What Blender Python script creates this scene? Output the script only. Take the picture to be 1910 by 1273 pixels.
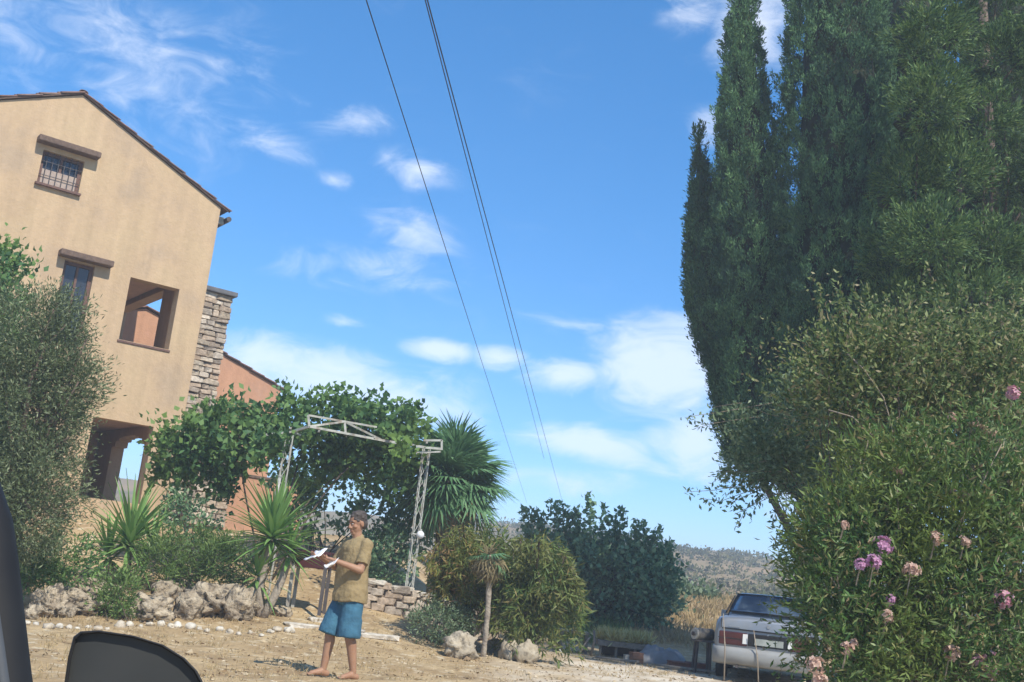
import bpy, bmesh, math, random
import numpy as np
from mathutils import Vector, Matrix, noise as mnoise

for o in list(bpy.data.objects):
    bpy.data.objects.remove(o)
scene = bpy.context.scene
COL = scene.collection
rng = np.random.default_rng(7)
random.seed(7)

# ------------------------------------------------------------------ camera
FPX, PW, PH = 2000.0, 1910.0, 1273.0
PITCH, ROLL = math.radians(12.45), math.radians(6.3)
CAM = np.array([0.0, 0.0, 1.2])
cF = np.array([0, math.cos(PITCH), math.sin(PITCH)])
_R0 = np.array([1.0, 0, 0]); _U0 = np.array([0, -math.sin(PITCH), math.cos(PITCH)])
cR = math.cos(ROLL) * _R0 + math.sin(ROLL) * _U0
cU = -math.sin(ROLL) * _R0 + math.cos(ROLL) * _U0
cam_d = bpy.data.cameras.new('camera')
cam_d.sensor_width = 36.0
cam_d.lens = 36.0 * FPX / PW
cam_d.clip_start = 0.05
cam_d.clip_end = 5000
cam = bpy.data.objects.new('camera', cam_d)
COL.objects.link(cam)
cam.matrix_world = Matrix(((cR[0], cU[0], -cF[0], CAM[0]), (cR[1], cU[1], -cF[1], CAM[1]),
                           (cR[2], cU[2], -cF[2], CAM[2]), (0, 0, 0, 1)))
scene.camera = cam


def ray(px, py):
    d = cF * FPX + cR * (px - PW / 2) + cU * (PH / 2 - py)
    return d / d[1]


def P(px, py, Y):
    return CAM + ray(px, py) * Y


# ------------------------------------------------------------------ world, sun, exposure
SUN_EL, SUN_AZ = math.radians(47), math.radians(147)
world = bpy.data.worlds.new('World')
scene.world = world
world.use_nodes = True
wn = world.node_tree.nodes; wl = world.node_tree.links
wn.clear()
w_out = wn.new('ShaderNodeOutputWorld')
w_bg = wn.new('ShaderNodeBackground')
wl.new(w_bg.outputs[0], w_out.inputs[0])
sky = wn.new('ShaderNodeTexSky')
sky.sky_type = 'NISHITA'
sky.sun_disc = False
sky.sun_elevation = SUN_EL
sky.sun_rotation = SUN_AZ
sky.air_density = 0.6
sky.dust_density = 0.0
sky.ozone_density = 3.5
SKY_STRENGTH = 0.115
w_bg.inputs[1].default_value = SKY_STRENGTH
sat = wn.new('ShaderNodeHueSaturation')
sat.inputs['Saturation'].default_value = 1.46
sat.inputs['Value'].default_value = 2.36
sgam = wn.new('ShaderNodeGamma'); sgam.inputs['Gamma'].default_value = 0.72
wl.new(sky.outputs[0], sgam.inputs['Color']); wl.new(sgam.outputs[0], sat.inputs['Color'])
tc = wn.new('ShaderNodeTexCoord')


def wmath(op, a, b=None, c=None, clamp=False):
    n = wn.new('ShaderNodeMath'); n.operation = op; n.use_clamp = clamp
    for i, v in enumerate((a, b, c)):
        if v is None: continue
        if isinstance(v, (int, float)): n.inputs[i].default_value = v
        else: wl.new(v, n.inputs[i])
    return n.outputs[0]


def wdot(vec):
    n = wn.new('ShaderNodeVectorMath'); n.operation = 'DOT_PRODUCT'
    wl.new(tc.outputs['Generated'], n.inputs[0]); n.inputs[1].default_value = vec
    return n.outputs['Value']


def cloud_mask(px, py, a, b, tilt, amount):
    """soft elliptical bank of cloud in a direction of the sky"""
    d = ray(px, py); d = d / np.linalg.norm(d)
    right = np.cross(d, [0, 0, 1]); right /= np.linalg.norm(right)
    up = np.cross(right, d)
    c, s = math.cos(tilt), math.sin(tilt)
    e1 = (right * c + up * s) / (a / FPX); e2 = (-right * s + up * c) / (b / FPX)
    q = wmath('ADD', wmath('POWER', wmath('ABSOLUTE', wdot(e1)), 2.0), wmath('POWER', wmath('ABSOLUTE', wdot(e2)), 2.0))
    front = wmath('GREATER_THAN', wdot(d), 0.3)
    m = wmath('SUBTRACT', 1.0, wmath('SQRT', q), clamp=True)
    return wmath('MULTIPLY', wmath('MULTIPLY', m, amount), front)


CLOUDS = [(210, 70, 420, 200, -0.45, .50), (20, 30, 260, 160, -0.3, .45), (400, 130, 240, 150, -.3, .3), (780, 318, 110, 48, -.1, .7), (625, 335, 55, 22, -.1, .5),
          (770, 430, 130, 60, -.2, .65), (500, 265, 120, 60, -.35, .5), (650, 230, 130, 40, .25, .5), (690, 500, 230, 55, .1, .55), (820, 655, 95, 30, 0, 1.15),
          (930, 668, 80, 30, 0, .95), (1060, 700, 120, 50, .05, 1.1), (1240, 690, 200, 130, .1, 1.5), (1180, 740, 130, 40, 0, .9),
          (1100, 828, 190, 45, -.05, 1.5), (1290, 830, 130, 90, 0, 1.3), (620, 715, 360, 85, -.12, 1.3), (640, 600, 60, 20, 0, .6),
          (780, 720, 160, 55, 0, .7), (1050, 900, 260, 40, 0, .55), (1290, 20, 90, 60, .2, .6), (1420, 40, 130, 110, 1.2, 1.0), (1250, 595, 130, 26, 0, .5), (1090, 610, 160, 30, -.1, .4),
          (1330, 230, 60, 60, 0, .5), (1500, 920, 120, 80, 0, .9)]
total = None
for c_ in CLOUDS:
    m_ = cloud_mask(*c_)
    total = m_ if total is None else wmath('MAXIMUM', total, m_)
mp = wn.new('ShaderNodeMapping')
mp.inputs['Scale'].default_value = (1.0, 1.0, 2.2)
wl.new(tc.outputs['Generated'], mp.inputs[0])
nz = wn.new('ShaderNodeTexNoise')
nz.inputs['Scale'].default_value = 15.0; nz.inputs['Detail'].default_value = 11.0
nz.inputs['Roughness'].default_value = 0.63; nz.inputs['Distortion'].default_value = 0.9
wl.new(mp.outputs[0], nz.inputs['Vector'])
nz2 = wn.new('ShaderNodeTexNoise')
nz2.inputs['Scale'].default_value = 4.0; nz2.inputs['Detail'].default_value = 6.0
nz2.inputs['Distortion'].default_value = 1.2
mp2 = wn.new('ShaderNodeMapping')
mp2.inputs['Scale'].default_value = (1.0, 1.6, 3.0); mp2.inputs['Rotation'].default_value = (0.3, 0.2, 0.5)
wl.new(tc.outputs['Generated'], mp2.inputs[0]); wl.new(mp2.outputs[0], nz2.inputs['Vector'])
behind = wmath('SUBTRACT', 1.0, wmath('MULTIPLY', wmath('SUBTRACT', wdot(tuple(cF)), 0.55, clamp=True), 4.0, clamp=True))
fill_cloud = wmath('MULTIPLY', wmath('SUBTRACT', nz2.outputs['Fac'], 0.47, clamp=True), wmath('ADD', wmath('MULTIPLY', behind, 6.0), 0.8))  # faint cirrus everywhere; unseen cloud added outside the view to whiten blue skylight
total = wmath('ADD', wmath('MULTIPLY', total, 1.35), fill_cloud)
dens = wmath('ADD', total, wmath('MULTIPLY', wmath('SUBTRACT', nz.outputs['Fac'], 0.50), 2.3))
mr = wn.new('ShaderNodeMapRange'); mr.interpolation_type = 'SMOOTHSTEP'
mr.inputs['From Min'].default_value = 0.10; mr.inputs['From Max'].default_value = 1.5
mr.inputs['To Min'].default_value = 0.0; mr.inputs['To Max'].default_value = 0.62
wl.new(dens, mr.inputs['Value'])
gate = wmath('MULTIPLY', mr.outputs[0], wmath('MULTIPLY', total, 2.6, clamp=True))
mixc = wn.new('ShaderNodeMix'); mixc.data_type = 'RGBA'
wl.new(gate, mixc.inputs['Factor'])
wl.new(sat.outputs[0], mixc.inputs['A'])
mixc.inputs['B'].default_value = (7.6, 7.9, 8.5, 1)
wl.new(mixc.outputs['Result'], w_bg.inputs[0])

sun_d = bpy.data.lights.new('sun', 'SUN')
sun_d.energy = 4.0
sun_d.angle = math.radians(0.6)
sun_d.color = (1.0, 0.94, 0.84)
sun = bpy.data.objects.new('sun', sun_d)
COL.objects.link(sun)
sdir = Vector((math.sin(SUN_AZ) * math.cos(SUN_EL), math.cos(SUN_AZ) * math.cos(SUN_EL), math.sin(SUN_EL)))
sun.rotation_euler = sdir.to_track_quat('Z', 'Y').to_euler()
sun.location = sdir * 40
scene.view_settings.view_transform = 'Standard'
scene.view_settings.look = 'None'
scene.view_settings.exposure = 0.54
scene.view_settings.gamma = 1.0


# ------------------------------------------------------------------ materials
MATS = {}


def mat(name, base=(.5, .5, .5), rough=.8, c2=None, scale=6.0, detail=5.0, bump=0.0, bscale=None, metallic=0.0,
        spots=None, spot_scale=2.0, spot_amt=.5, coat=0.0, spec=0.3, dist=.0):
    m = bpy.data.materials.new(name); m.use_nodes = True
    nt = m.node_tree; b = nt.nodes['Principled BSDF']
    b.inputs['Roughness'].default_value = rough; b.inputs['Metallic'].default_value = metallic
    b.inputs['Specular IOR Level'].default_value = spec
    if coat: b.inputs['Coat Weight'].default_value = coat
    b.inputs['Base Color'].default_value = (*base, 1)
    t = nt.nodes.new('ShaderNodeTexCoord')
    geo = nt.nodes.new('ShaderNodeNewGeometry')
    col = None
    if c2 is not None:
        n = nt.nodes.new('ShaderNodeTexNoise'); n.inputs['Scale'].default_value = scale
        n.inputs['Detail'].default_value = detail; n.inputs['Distortion'].default_value = dist
        nt.links.new(geo.outputs['Position'], n.inputs['Vector'])
        r = nt.nodes.new('ShaderNodeMapRange'); r.inputs['From Min'].default_value = .32; r.inputs['From Max'].default_value = .68
        nt.links.new(n.outputs['Fac'], r.inputs['Value'])
        mx = nt.nodes.new('ShaderNodeMix'); mx.data_type = 'RGBA'
        nt.links.new(r.outputs[0], mx.inputs['Factor'])
        mx.inputs['A'].default_value = (*base, 1); mx.inputs['B'].default_value = (*c2, 1)
        col = mx.outputs['Result']
        if spots is not None:
            n2 = nt.nodes.new('ShaderNodeTexNoise'); n2.inputs['Scale'].default_value = spot_scale; n2.inputs['Detail'].default_value = 7
            nt.links.new(geo.outputs['Position'], n2.inputs['Vector'])
            r2 = nt.nodes.new('ShaderNodeMapRange'); r2.inputs['From Min'].default_value = .53; r2.inputs['From Max'].default_value = .66
            r2.inputs['To Max'].default_value = spot_amt
            nt.links.new(n2.outputs['Fac'], r2.inputs['Value'])
            mx2 = nt.nodes.new('ShaderNodeMix'); mx2.data_type = 'RGBA'
            nt.links.new(r2.outputs[0], mx2.inputs['Factor'])
            nt.links.new(col, mx2.inputs['A']); mx2.inputs['B'].default_value = (*spots, 1)
            col = mx2.outputs['Result']
        nt.links.new(col, b.inputs['Base Color'])
    if bump:
        n3 = nt.nodes.new('ShaderNodeTexNoise'); n3.inputs['Scale'].default_value = bscale or scale * 4; n3.inputs['Detail'].default_value = 6
        nt.links.new(geo.outputs['Position'], n3.inputs['Vector'])
        bp = nt.nodes.new('ShaderNodeBump'); bp.inputs['Strength'].default_value = min(1, bump); bp.inputs['Distance'].default_value = .08 if name == 'pitted_limestone' else .03
        nt.links.new(n3.outputs['Fac'], bp.inputs['Height']); nt.links.new(bp.outputs[0], b.inputs['Normal'])
    MATS[name] = m
    return m


def island_mat(name, cols, rough=.8, bump=0.0, bscale=30, vary=None):
    """colour picked per piece (random per island / object)"""
    m = mat(name, cols[0], rough, bump=bump, bscale=bscale)
    nt = m.node_tree; b = nt.nodes['Principled BSDF']
    info = nt.nodes.new('ShaderNodeObjectInfo')
    ramp = nt.nodes.new('ShaderNodeValToRGB')
    els = ramp.color_ramp.elements
    els[0].color = (*cols[0], 1); els[-1].color = (*cols[-1], 1)
    for i, c in enumerate(cols[1:-1]):
        e = els.new((i + 1) / (len(cols) - 1)); e.color = (*c, 1)
    nt.links.new(info.outputs['Random'], ramp.inputs[0])
    n = nt.nodes.new('ShaderNodeTexNoise'); n.inputs['Scale'].default_value = 14; n.inputs['Detail'].default_value = 7
    g = nt.nodes.new('ShaderNodeNewGeometry'); nt.links.new(g.outputs['Position'], n.inputs['Vector'])
    mr_ = nt.nodes.new('ShaderNodeMapRange'); mr_.inputs['From Min'].default_value = .3; mr_.inputs['From Max'].default_value = .7
    mr_.inputs['To Min'].default_value = .62; mr_.inputs['To Max'].default_value = 1.15
    nt.links.new(n.outputs['Fac'], mr_.inputs['Value'])
    mul = nt.nodes.new('ShaderNodeMix'); mul.data_type = 'RGBA'; mul.blend_type = 'MULTIPLY'; mul.inputs['Factor'].default_value = 1
    nt.links.new(ramp.outputs[0], mul.inputs['A']); nt.links.new(mr_.outputs[0], mul.inputs['B'])
    nt.links.new(mul.outputs['Result'], b.inputs['Base Color'])
    return m


LEAF_GAIN = {'cypress_foliage': 2.9, 'dark_cypress_foliage': 2.5, 'gravel_stone': 1.0, 'dry_grass': 1.0, 'pink_petals': 1.0, 'faded_petals': 1.0, 'mauve_petals': 1.0, 'olive_leaves': 1.15, 'hill_scrub': 1.1, 'dry_palm_fronds': 1.0, 'conifer_foliage': 1.8, 'tree_leaves': 2.9, 'vine_leaves': 1.55, 'yucca_blades': 1.8, 'palm_fronds': 1.75, 'greygreen_leaves': 1.3, 'yellowish_leaves': 1.6, 'oleander_leaves': 1.7}


def leaf_mat(name, cols, rough=.55, trans=.3, patch=None, patch_scale=.8):
    gain = LEAF_GAIN.get(name, 1.35)
    cols = [tuple(min(.62, v * gain) for v in c) for c in cols]
    if patch is not None: patch = tuple(v * gain for v in patch)
    m = bpy.data.materials.new(name); m.use_nodes = True
    nt = m.node_tree; b = nt.nodes['Principled BSDF']; out = nt.nodes['Material Output']
    b.inputs['Roughness'].default_value = rough; b.inputs['Specular IOR Level'].default_value = .3
    g = nt.nodes.new('ShaderNodeNewGeometry')
    ramp = nt.nodes.new('ShaderNodeValToRGB'); els = ramp.color_ramp.elements
    els[0].color = (*cols[0], 1); els[-1].color = (*cols[-1], 1)
    for i, c in enumerate(cols[1:-1]):
        e = els.new((i + 1) / (len(cols) - 1)); e.color = (*c, 1)
    nt.links.new(g.outputs['Random Per Island'], ramp.inputs[0])
    col = ramp.outputs[0]
    if patch is not None:
        n = nt.nodes.new('ShaderNodeTexNoise'); n.inputs['Scale'].default_value = patch_scale; n.inputs['Detail'].default_value = 3
        nt.links.new(g.outputs['Position'], n.inputs['Vector'])
        r = nt.nodes.new('ShaderNodeMapRange'); r.inputs['From Min'].default_value = .46; r.inputs['From Max'].default_value = .62
        nt.links.new(n.outputs['Fac'], r.inputs['Value'])
        mx = nt.nodes.new('ShaderNodeMix'); mx.data_type = 'RGBA'
        nt.links.new(r.outputs[0], mx.inputs['Factor']); nt.links.new(col, mx.inputs['A']); mx.inputs['B'].default_value = (*patch, 1)
        col = mx.outputs['Result']
    nt.links.new(col, b.inputs['Base Color'])
    tr = nt.nodes.new('ShaderNodeBsdfTranslucent'); nt.links.new(col, tr.inputs['Color'])
    ms = nt.nodes.new('ShaderNodeMixShader'); ms.inputs[0].default_value = trans
    nt.links.new(b.outputs[0], ms.inputs[1]); nt.links.new(tr.outputs[0], ms.inputs[2])
    nt.links.new(ms.outputs[0], out.inputs['Surface'])
    MATS[name] = m
    return m


def plaster_mat(name, base, c2, stain, rough=.92):
    m = mat(name, base, rough, c2=c2, scale=.9, detail=6, bump=.25, bscale=22, spots=stain, spot_scale=.9, spot_amt=.6)
    nt = m.node_tree; b = nt.nodes['Principled BSDF']
    src = b.inputs['Base Color'].links[0].from_socket
    # rain streaks running down the plaster and fine mottling
    g = nt.nodes.new('ShaderNodeNewGeometry')
    mp_ = nt.nodes.new('ShaderNodeMapping'); mp_.inputs['Scale'].default_value = (5, 5, .35)
    nt.links.new(g.outputs['Position'], mp_.inputs[0])
    n = nt.nodes.new('ShaderNodeTexNoise'); n.inputs['Scale'].default_value = 1.0; n.inputs['Detail'].default_value = 6
    nt.links.new(mp_.outputs[0], n.inputs['Vector'])
    r = nt.nodes.new('ShaderNodeMapRange'); r.inputs['From Min'].default_value = .35; r.inputs['From Max'].default_value = .7
    r.inputs['To Min'].default_value = 1.03; r.inputs['To Max'].default_value = .90
    nt.links.new(n.outputs['Fac'], r.inputs['Value'])
    n4 = nt.nodes.new('ShaderNodeTexNoise'); n4.inputs['Scale'].default_value = 9; n4.inputs['Detail'].default_value = 8
    nt.links.new(g.outputs['Position'], n4.inputs['Vector'])
    r4 = nt.nodes.new('ShaderNodeMapRange'); r4.inputs['To Min'].default_value = .86; r4.inputs['To Max'].default_value = 1.12
    nt.links.new(n4.outputs['Fac'], r4.inputs['Value'])
    mm = nt.nodes.new('ShaderNodeMath'); mm.operation = 'MULTIPLY'
    nt.links.new(r.outputs[0], mm.inputs[0]); nt.links.new(r4.outputs[0], mm.inputs[1])
    mul = nt.nodes.new('ShaderNodeMix'); mul.data_type = 'RGBA'; mul.blend_type = 'MULTIPLY'; mul.inputs['Factor'].default_value = 1
    nt.links.new(src, mul.inputs['A']); nt.links.new(mm.outputs[0], mul.inputs['B'])
    nt.links.new(mul.outputs['Result'], b.inputs['Base Color'])
    return m


M_ochre = plaster_mat('ochre_plaster', (.51, .375, .225), (.475, .335, .21), (.39, .30, .205))
M_pink = plaster_mat('terracotta_plaster', (.50, .275, .165), (.46, .25, .155), (.42, .27, .19))
M_tile = island_mat('clay_tile', [(.16, .09, .07), (.24, .13, .09), (.20, .14, .12), (.28, .17, .12)], .85, .3)
M_stone = island_mat('field_stone', [(.34, .26, .18), (.50, .42, .32), (.40, .30, .21), (.58, .50, .40), (.30, .25, .20), (.46, .35, .25)], .95, .6, 25)
M_mortar = mat('mortar', (.33, .26, .19), .95, c2=(.22, .17, .12), scale=12, bump=.4)
M_flag = island_mat('flagstone', [(.55, .50, .42), (.64, .58, .48), (.48, .43, .36)], .9, .4, 20)
M_rock = mat('pitted_limestone', (.50, .42, .30), .95, c2=(.27, .215, .15), scale=6, detail=10, bump=1.0, bscale=13, spots=(.07, .06, .05), spot_scale=11, spot_amt=.9)
M_white_stone = island_mat('pale_stone', [(.56, .50, .40), (.66, .61, .51), (.48, .41, .31), (.60, .54, .43)], .9, .5, 20)
M_boulder = mat('pale_boulder', (.44, .385, .29), .95, c2=(.30, .25, .18), scale=7, detail=9, bump=1.0, bscale=14, spots=(.13, .11, .085), spot_scale=10, spot_amt=.7)
M_wood = mat('weathered_wood', (.17, .115, .085), .85, c2=(.11, .075, .055), scale=14, bump=.4)
M_frame = mat('brown_window_wood', (.16, .09, .065), .7, c2=(.11, .06, .05), scale=20)
M_greywood = mat('grey_wood', (.28, .25, .21), .9, c2=(.19, .165, .135), scale=18, bump=.5)
M_curtain = mat('curtain_cloth', (.42, .34, .28), .95, c2=(.34, .27, .23), scale=8)
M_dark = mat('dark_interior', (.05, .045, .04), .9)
M_slab = mat('dark_cap_slab', (.10, .10, .11), .8, c2=(.15, .15, .15), scale=7)
M_inner = plaster_mat('inner_plaster', (.62, .43, .30), (.56, .38, .26), (.50, .35, .25))
M_bark = mat('bark', (.16, .12, .09), .95, c2=(.08, .06, .045), scale=9, bump=1, bscale=20)
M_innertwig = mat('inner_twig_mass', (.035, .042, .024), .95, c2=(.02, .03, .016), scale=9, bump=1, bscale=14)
M_palebark = mat('pale_bark', (.36, .31, .24), .95, c2=(.23, .19, .15), scale=9, bump=.8, bscale=25)
M_twig = mat('pale_twig', (.34, .29, .22), .9, c2=(.24, .19, .14), scale=15)
M_whitepaint = mat('white_painted_metal', (.47, .47, .42), .65, c2=(.34, .34, .30), scale=10, spots=(.20, .13, .08), spot_scale=6, spot_amt=.6)
M_wire = mat('black_cable', (.05, .05, .055), .6)
M_skin = mat('skin', (.36, .205, .125), .55, c2=(.31, .165, .10), scale=7)
M_shirt = mat('olive_shirt_cloth', (.30, .225, .115), .95, c2=(.24, .18, .09), scale=7, bump=.6, bscale=16)
M_shorts = mat('teal_shorts_cloth', (.055, .16, .235), .9, c2=(.035, .105, .165), scale=6, bump=.6, bscale=14)
M_hair = mat('dark_hair', (.045, .035, .03), .7, c2=(.09, .075, .065), scale=40)
M_paper = mat('white_paper', (.80, .80, .80), .8)
M_eye = mat('eye_white', (.7, .68, .65), .3); M_iris = mat('eye_dark', (.03, .02, .015), .3); M_lip = mat('lip', (.33, .13, .10), .6)
M_carpaint = mat('silver_car_paint', (.30, .325, .355), .4, metallic=.5, coat=.3, spec=.5, c2=(.25, .265, .285), scale=3, spots=(.36, .33, .28), spot_scale=2.5, spot_amt=.4)
M_glass = mat('dark_car_glass', (.075, .11, .16), .10, spec=.8, coat=.8)
M_taillight = mat('tail_light_red', (.075, .016, .015), .25, c2=(.05, .013, .013), scale=10, coat=.5)
M_lampwhite = mat('reverse_lamp', (.65, .65, .62), .3)
M_blackplastic = mat('black_plastic', (.011, .011, .012), .6, c2=(.016, .016, .016), scale=20)
M_mirrorface = mat('dark_mirror_face', (.035, .037, .036), .42, c2=(.045, .046, .044), scale=10)
M_greytrim = mat('grey_trim', (.07, .075, .08), .5)
M_rubber = mat('rubber', (.02, .02, .02), .85)
M_alloy = mat('rim_metal', (.35, .36, .37), .4, metallic=.7)
M_bumper = mat('bumper_plastic', (.29, .295, .285), .5, c2=(.24, .24, .23), scale=5)
M_tarp = mat('grey_tarp', (.27, .275, .28), .6, c2=(.17, .175, .185), scale=4, bump=.4, bscale=6)
M_rust = mat('rusty_metal', (.24, .09, .055), .85, c2=(.14, .06, .045), scale=10, bump=.3)
M_darkmetal = mat('dark_metal', (.06, .055, .06), .6, c2=(.10, .085, .075), scale=9)
M_red = mat('dark_red_paint', (.075, .018, .018), .5, c2=(.05, .014, .014), scale=5)
M_pot = mat('terracotta_pot', (.30, .15, .09), .85, c2=(.22, .12, .08), scale=8)

L_olive = leaf_mat('olive_leaves', [(.045, .068, .028), (.08, .112, .045), (.125, .158, .070), (.22, .25, .14)], .5, .2)
L_cyp = leaf_mat('cypress_foliage', [(.014, .036, .017), (.028, .060, .025), (.044, .086, .034), (.066, .115, .046)], .8, .2, patch=(.018, .040, .020), patch_scale=1.6)
L_cyp2 = leaf_mat('dark_cypress_foliage', [(.012, .032, .015), (.024, .052, .022), (.037, .074, .030), (.055, .098, .040)], .8, .2, patch=(.016, .037, .018), patch_scale=1.6)
L_conifer = leaf_mat('conifer_foliage', [(.016, .036, .014), (.036, .072, .022), (.060, .105, .030), (.10, .14, .042)], .6, .25)
L_ole = leaf_mat('oleander_leaves', [(.020, .045, .012), (.035, .075, .018), (.055, .105, .026), (.09, .14, .04), (.13, .165, .06), (.17, .11, .06)], .45, .25, patch=(.085, .115, .025), patch_scale=.9)
L_ole_top = leaf_mat('yellowish_leaves', [(.03, .055, .02), (.065, .10, .034), (.11, .145, .046), (.165, .185, .072), (.18, .14, .08)], .5, .32)
L_shrub = leaf_mat('greygreen_leaves', [(.06, .10, .05), (.10, .15, .075), (.15, .20, .11), (.20, .25, .15)], .5, .28)
L_vine = leaf_mat('vine_leaves', [(.03, .075, .03), (.055, .12, .045), (.085, .16, .05), (.13, .21, .06)], .55, .35, patch=(.10, .165, .04), patch_scale=.5)
L_fig = leaf_mat('tree_leaves', [(.025, .058, .032), (.045, .085, .046), (.070, .115, .060), (.11, .155, .082)], .6, .3)
L_palm = leaf_mat('palm_fronds', [(.045, .105, .045), (.07, .14, .06), (.10, .18, .085)], .55, .25)
L_palm_dry = leaf_mat('dry_palm_fronds', [(.20, .16, .08), (.28, .22, .11), (.15, .13, .07)], .8, .2)
L_yucca = leaf_mat('yucca_blades', [(.07, .14, .04), (.10, .18, .05), (.14, .23, .075)], .45, .25)
L_yellow = leaf_mat('yellow_green_leaves', [(.055, .085, .02), (.10, .13, .028), (.15, .165, .04), (.21, .18, .05), (.22, .13, .06)], .6, .35)
L_weep = leaf_mat('drooping_leaves', [(.035, .068, .018), (.062, .105, .026), (.10, .15, .036), (.15, .18, .055), (.19, .15, .06)], .5, .3, patch=(.12, .13, .035), patch_scale=1.5)
L_green = leaf_mat('bright_shrub_leaves', [(.045, .09, .025), (.08, .14, .035), (.12, .19, .05), (.17, .23, .08)], .5, .3)
L_dry = leaf_mat('dry_grass', [(.30, .22, .11), (.42, .31, .16), (.52, .40, .22), (.24, .20, .10)], .9, .25)
L_petal = leaf_mat('pink_petals', [(.62, .22, .30), (.70, .34, .38), (.74, .46, .44), (.70, .28, .42)], .6, .3)
L_petal_pale = leaf_mat('faded_petals', [(.58, .36, .28), (.66, .46, .36), (.52, .32, .25)], .7, .3)
L_petal_mauve = leaf_mat('mauve_petals', [(.46, .21, .36), (.54, .28, .43), (.62, .38, .50)], .6, .3)
L_maquis = leaf_mat('hill_scrub', [(.06, .075, .022), (.095, .098, .03), (.14, .12, .042)], .8, .15)


# ------------------------------------------------------------------ object helpers
def origin(o):
    v = Vector((0, 0, 0))
    while o is not None:
        v += o.location; o = o.parent
    return v


def tag(o, label=None, cat=None, group=None, kind=None):
    if label: o['label'] = label
    if cat: o['category'] = cat
    if group: o['group'] = group
    if kind: o['kind'] = kind
    return o


def thing(name, label, cat, loc, group=None):
    o = bpy.data.objects.new(name, None)
    o.empty_display_size = .2
    COL.objects.link(o); o.location = loc
    return tag(o, label, cat, group)


def build_mesh(name, V, F, m, smooth=False):
    me = bpy.data.meshes.new(name)
    me.from_pydata([tuple(v) for v in V], [], [tuple(f) for f in F])
    if smooth: me.polygons.foreach_set('use_smooth', [True] * len(me.polygons))
    me.update(); me.validate()
    if m: me.materials.append(m)
    return me


def put(name, me, parent=None, loc=None):
    o = bpy.data.objects.new(name, me); COL.objects.link(o)
    if parent: o.parent = parent
    if loc is not None: o.location = loc
    return o


def obj(name, V, F, m, parent=None, smooth=False, base=None):
    """mesh from world coordinates; its origin is the parent's origin (or base)"""
    og = origin(parent) if parent else Vector(base if base is not None else (0, 0, 0))
    V = np.asarray(V, float) - np.array(og)
    o = put(name, build_mesh(name, V, F, m, smooth), parent)
    if not parent: o.location = og
    return o


def quads_obj(name, V, k, m, parent=None, base=None, smooth=False):
    """V (N*k,3): N separate polygons of k corners, fast"""
    og = np.array(origin(parent)) if parent else np.array(base if base is not None else (0., 0, 0))
    V = np.asarray(V, np.float32) - og.astype(np.float32)
    n = len(V) // k
    me = bpy.data.meshes.new(name)
    me.vertices.add(n * k); me.vertices.foreach_set('co', V.ravel())
    me.loops.add(n * k); me.loops.foreach_set('vertex_index', np.arange(n * k, dtype=np.int32))
    me.polygons.add(n); me.polygons.foreach_set('loop_start', np.arange(0, n * k, k, dtype=np.int32))
    me.update(calc_edges=True)
    me.materials.append(m)
    o = put(name, me, parent)
    if not parent: o.location = og
    return o


class MB:
    def __init__(s): s.V = []; s.F = []

    def add(s, V, F):
        k = len(s.V); s.V += [tuple(v) for v in V]; s.F += [tuple(i + k for i in f) for f in F]; return s

    def box(s, c, sz, ax=None, taper=1.0):
        c = np.array(c, float); ax = np.eye(3) if ax is None else np.array(ax, float)
        h = np.array(sz, float) / 2; V = []
        for z in (-1, 1):
            t = taper if z > 0 else 1
            for x, y in ((-1, -1), (1, -1), (1, 1), (-1, 1)):
                V.append(c + ax[0] * h[0] * x * t + ax[1] * h[1] * y * t + ax[2] * h[2] * z)
        return s.add(V, [(3, 2, 1, 0), (4, 5, 6, 7), (0, 1, 5, 4), (1, 2, 6, 5), (2, 3, 7, 6), (3, 0, 4, 7)])

    def tube(s, pts, r, n=8, cap=True):
        pts = [np.array(p, float) for p in pts]
        rr = r if hasattr(r, '__len__') else [r] * len(pts)
        V = []; F = []
        T0 = pts[1] - pts[0]; ref = np.array([0, 0, 1.]) if abs(T0[2]) < .9 * np.linalg.norm(T0) else np.array([1., 0, 0])
        for i, p in enumerate(pts):
            T = pts[min(i + 1, len(pts) - 1)] - pts[max(i - 1, 0)]; T = T / (np.linalg.norm(T) + 1e-9)
            a = np.cross(T, ref); a /= np.linalg.norm(a) + 1e-9; b = np.cross(T, a)
            for k in range(n):
                t = 2 * math.pi * k / n; V.append(p + (a * math.cos(t) + b * math.sin(t)) * rr[i])
        for i in range(len(pts) - 1):
            for k in range(n):
                k2 = (k + 1) % n; F.append((i * n + k, i * n + k2, (i + 1) * n + k2, (i + 1) * n + k))
        if cap: F.append(tuple(range(n))[::-1]); F.append(tuple((len(pts) - 1) * n + k for k in range(n)))
        return s.add(V, F)

    def bar(s, a, b, w, h=None, up=(0, 0, 1)):
        a = np.array(a, float); b = np.array(b, float); d = b - a; L = np.linalg.norm(d); d /= L
        u = np.array(up, float); sd = np.cross(d, u)
        if np.linalg.norm(sd) < 1e-4: sd = np.cross(d, [1, 0, 0.])
        sd /= np.linalg.norm(sd); u = np.cross(sd, d)
        return s.box((a + b) / 2, (L, w, h or w), (d, sd, u))

    def build(s, name, m, parent=None, smooth=False, base=None):
        return obj(name, s.V, s.F, m, parent, smooth, base)


def bevel(o, w=.01, seg=2):
    md = o.modifiers.new('bevel', 'BEVEL'); md.width = w; md.segments = seg; md.limit_method = 'ANGLE'; md.angle_limit = math.radians(35)
    return o


def unit(a):
    a = np.asarray(a, float); return a / (np.linalg.norm(a, axis=-1, keepdims=True) + 1e-9)


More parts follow.
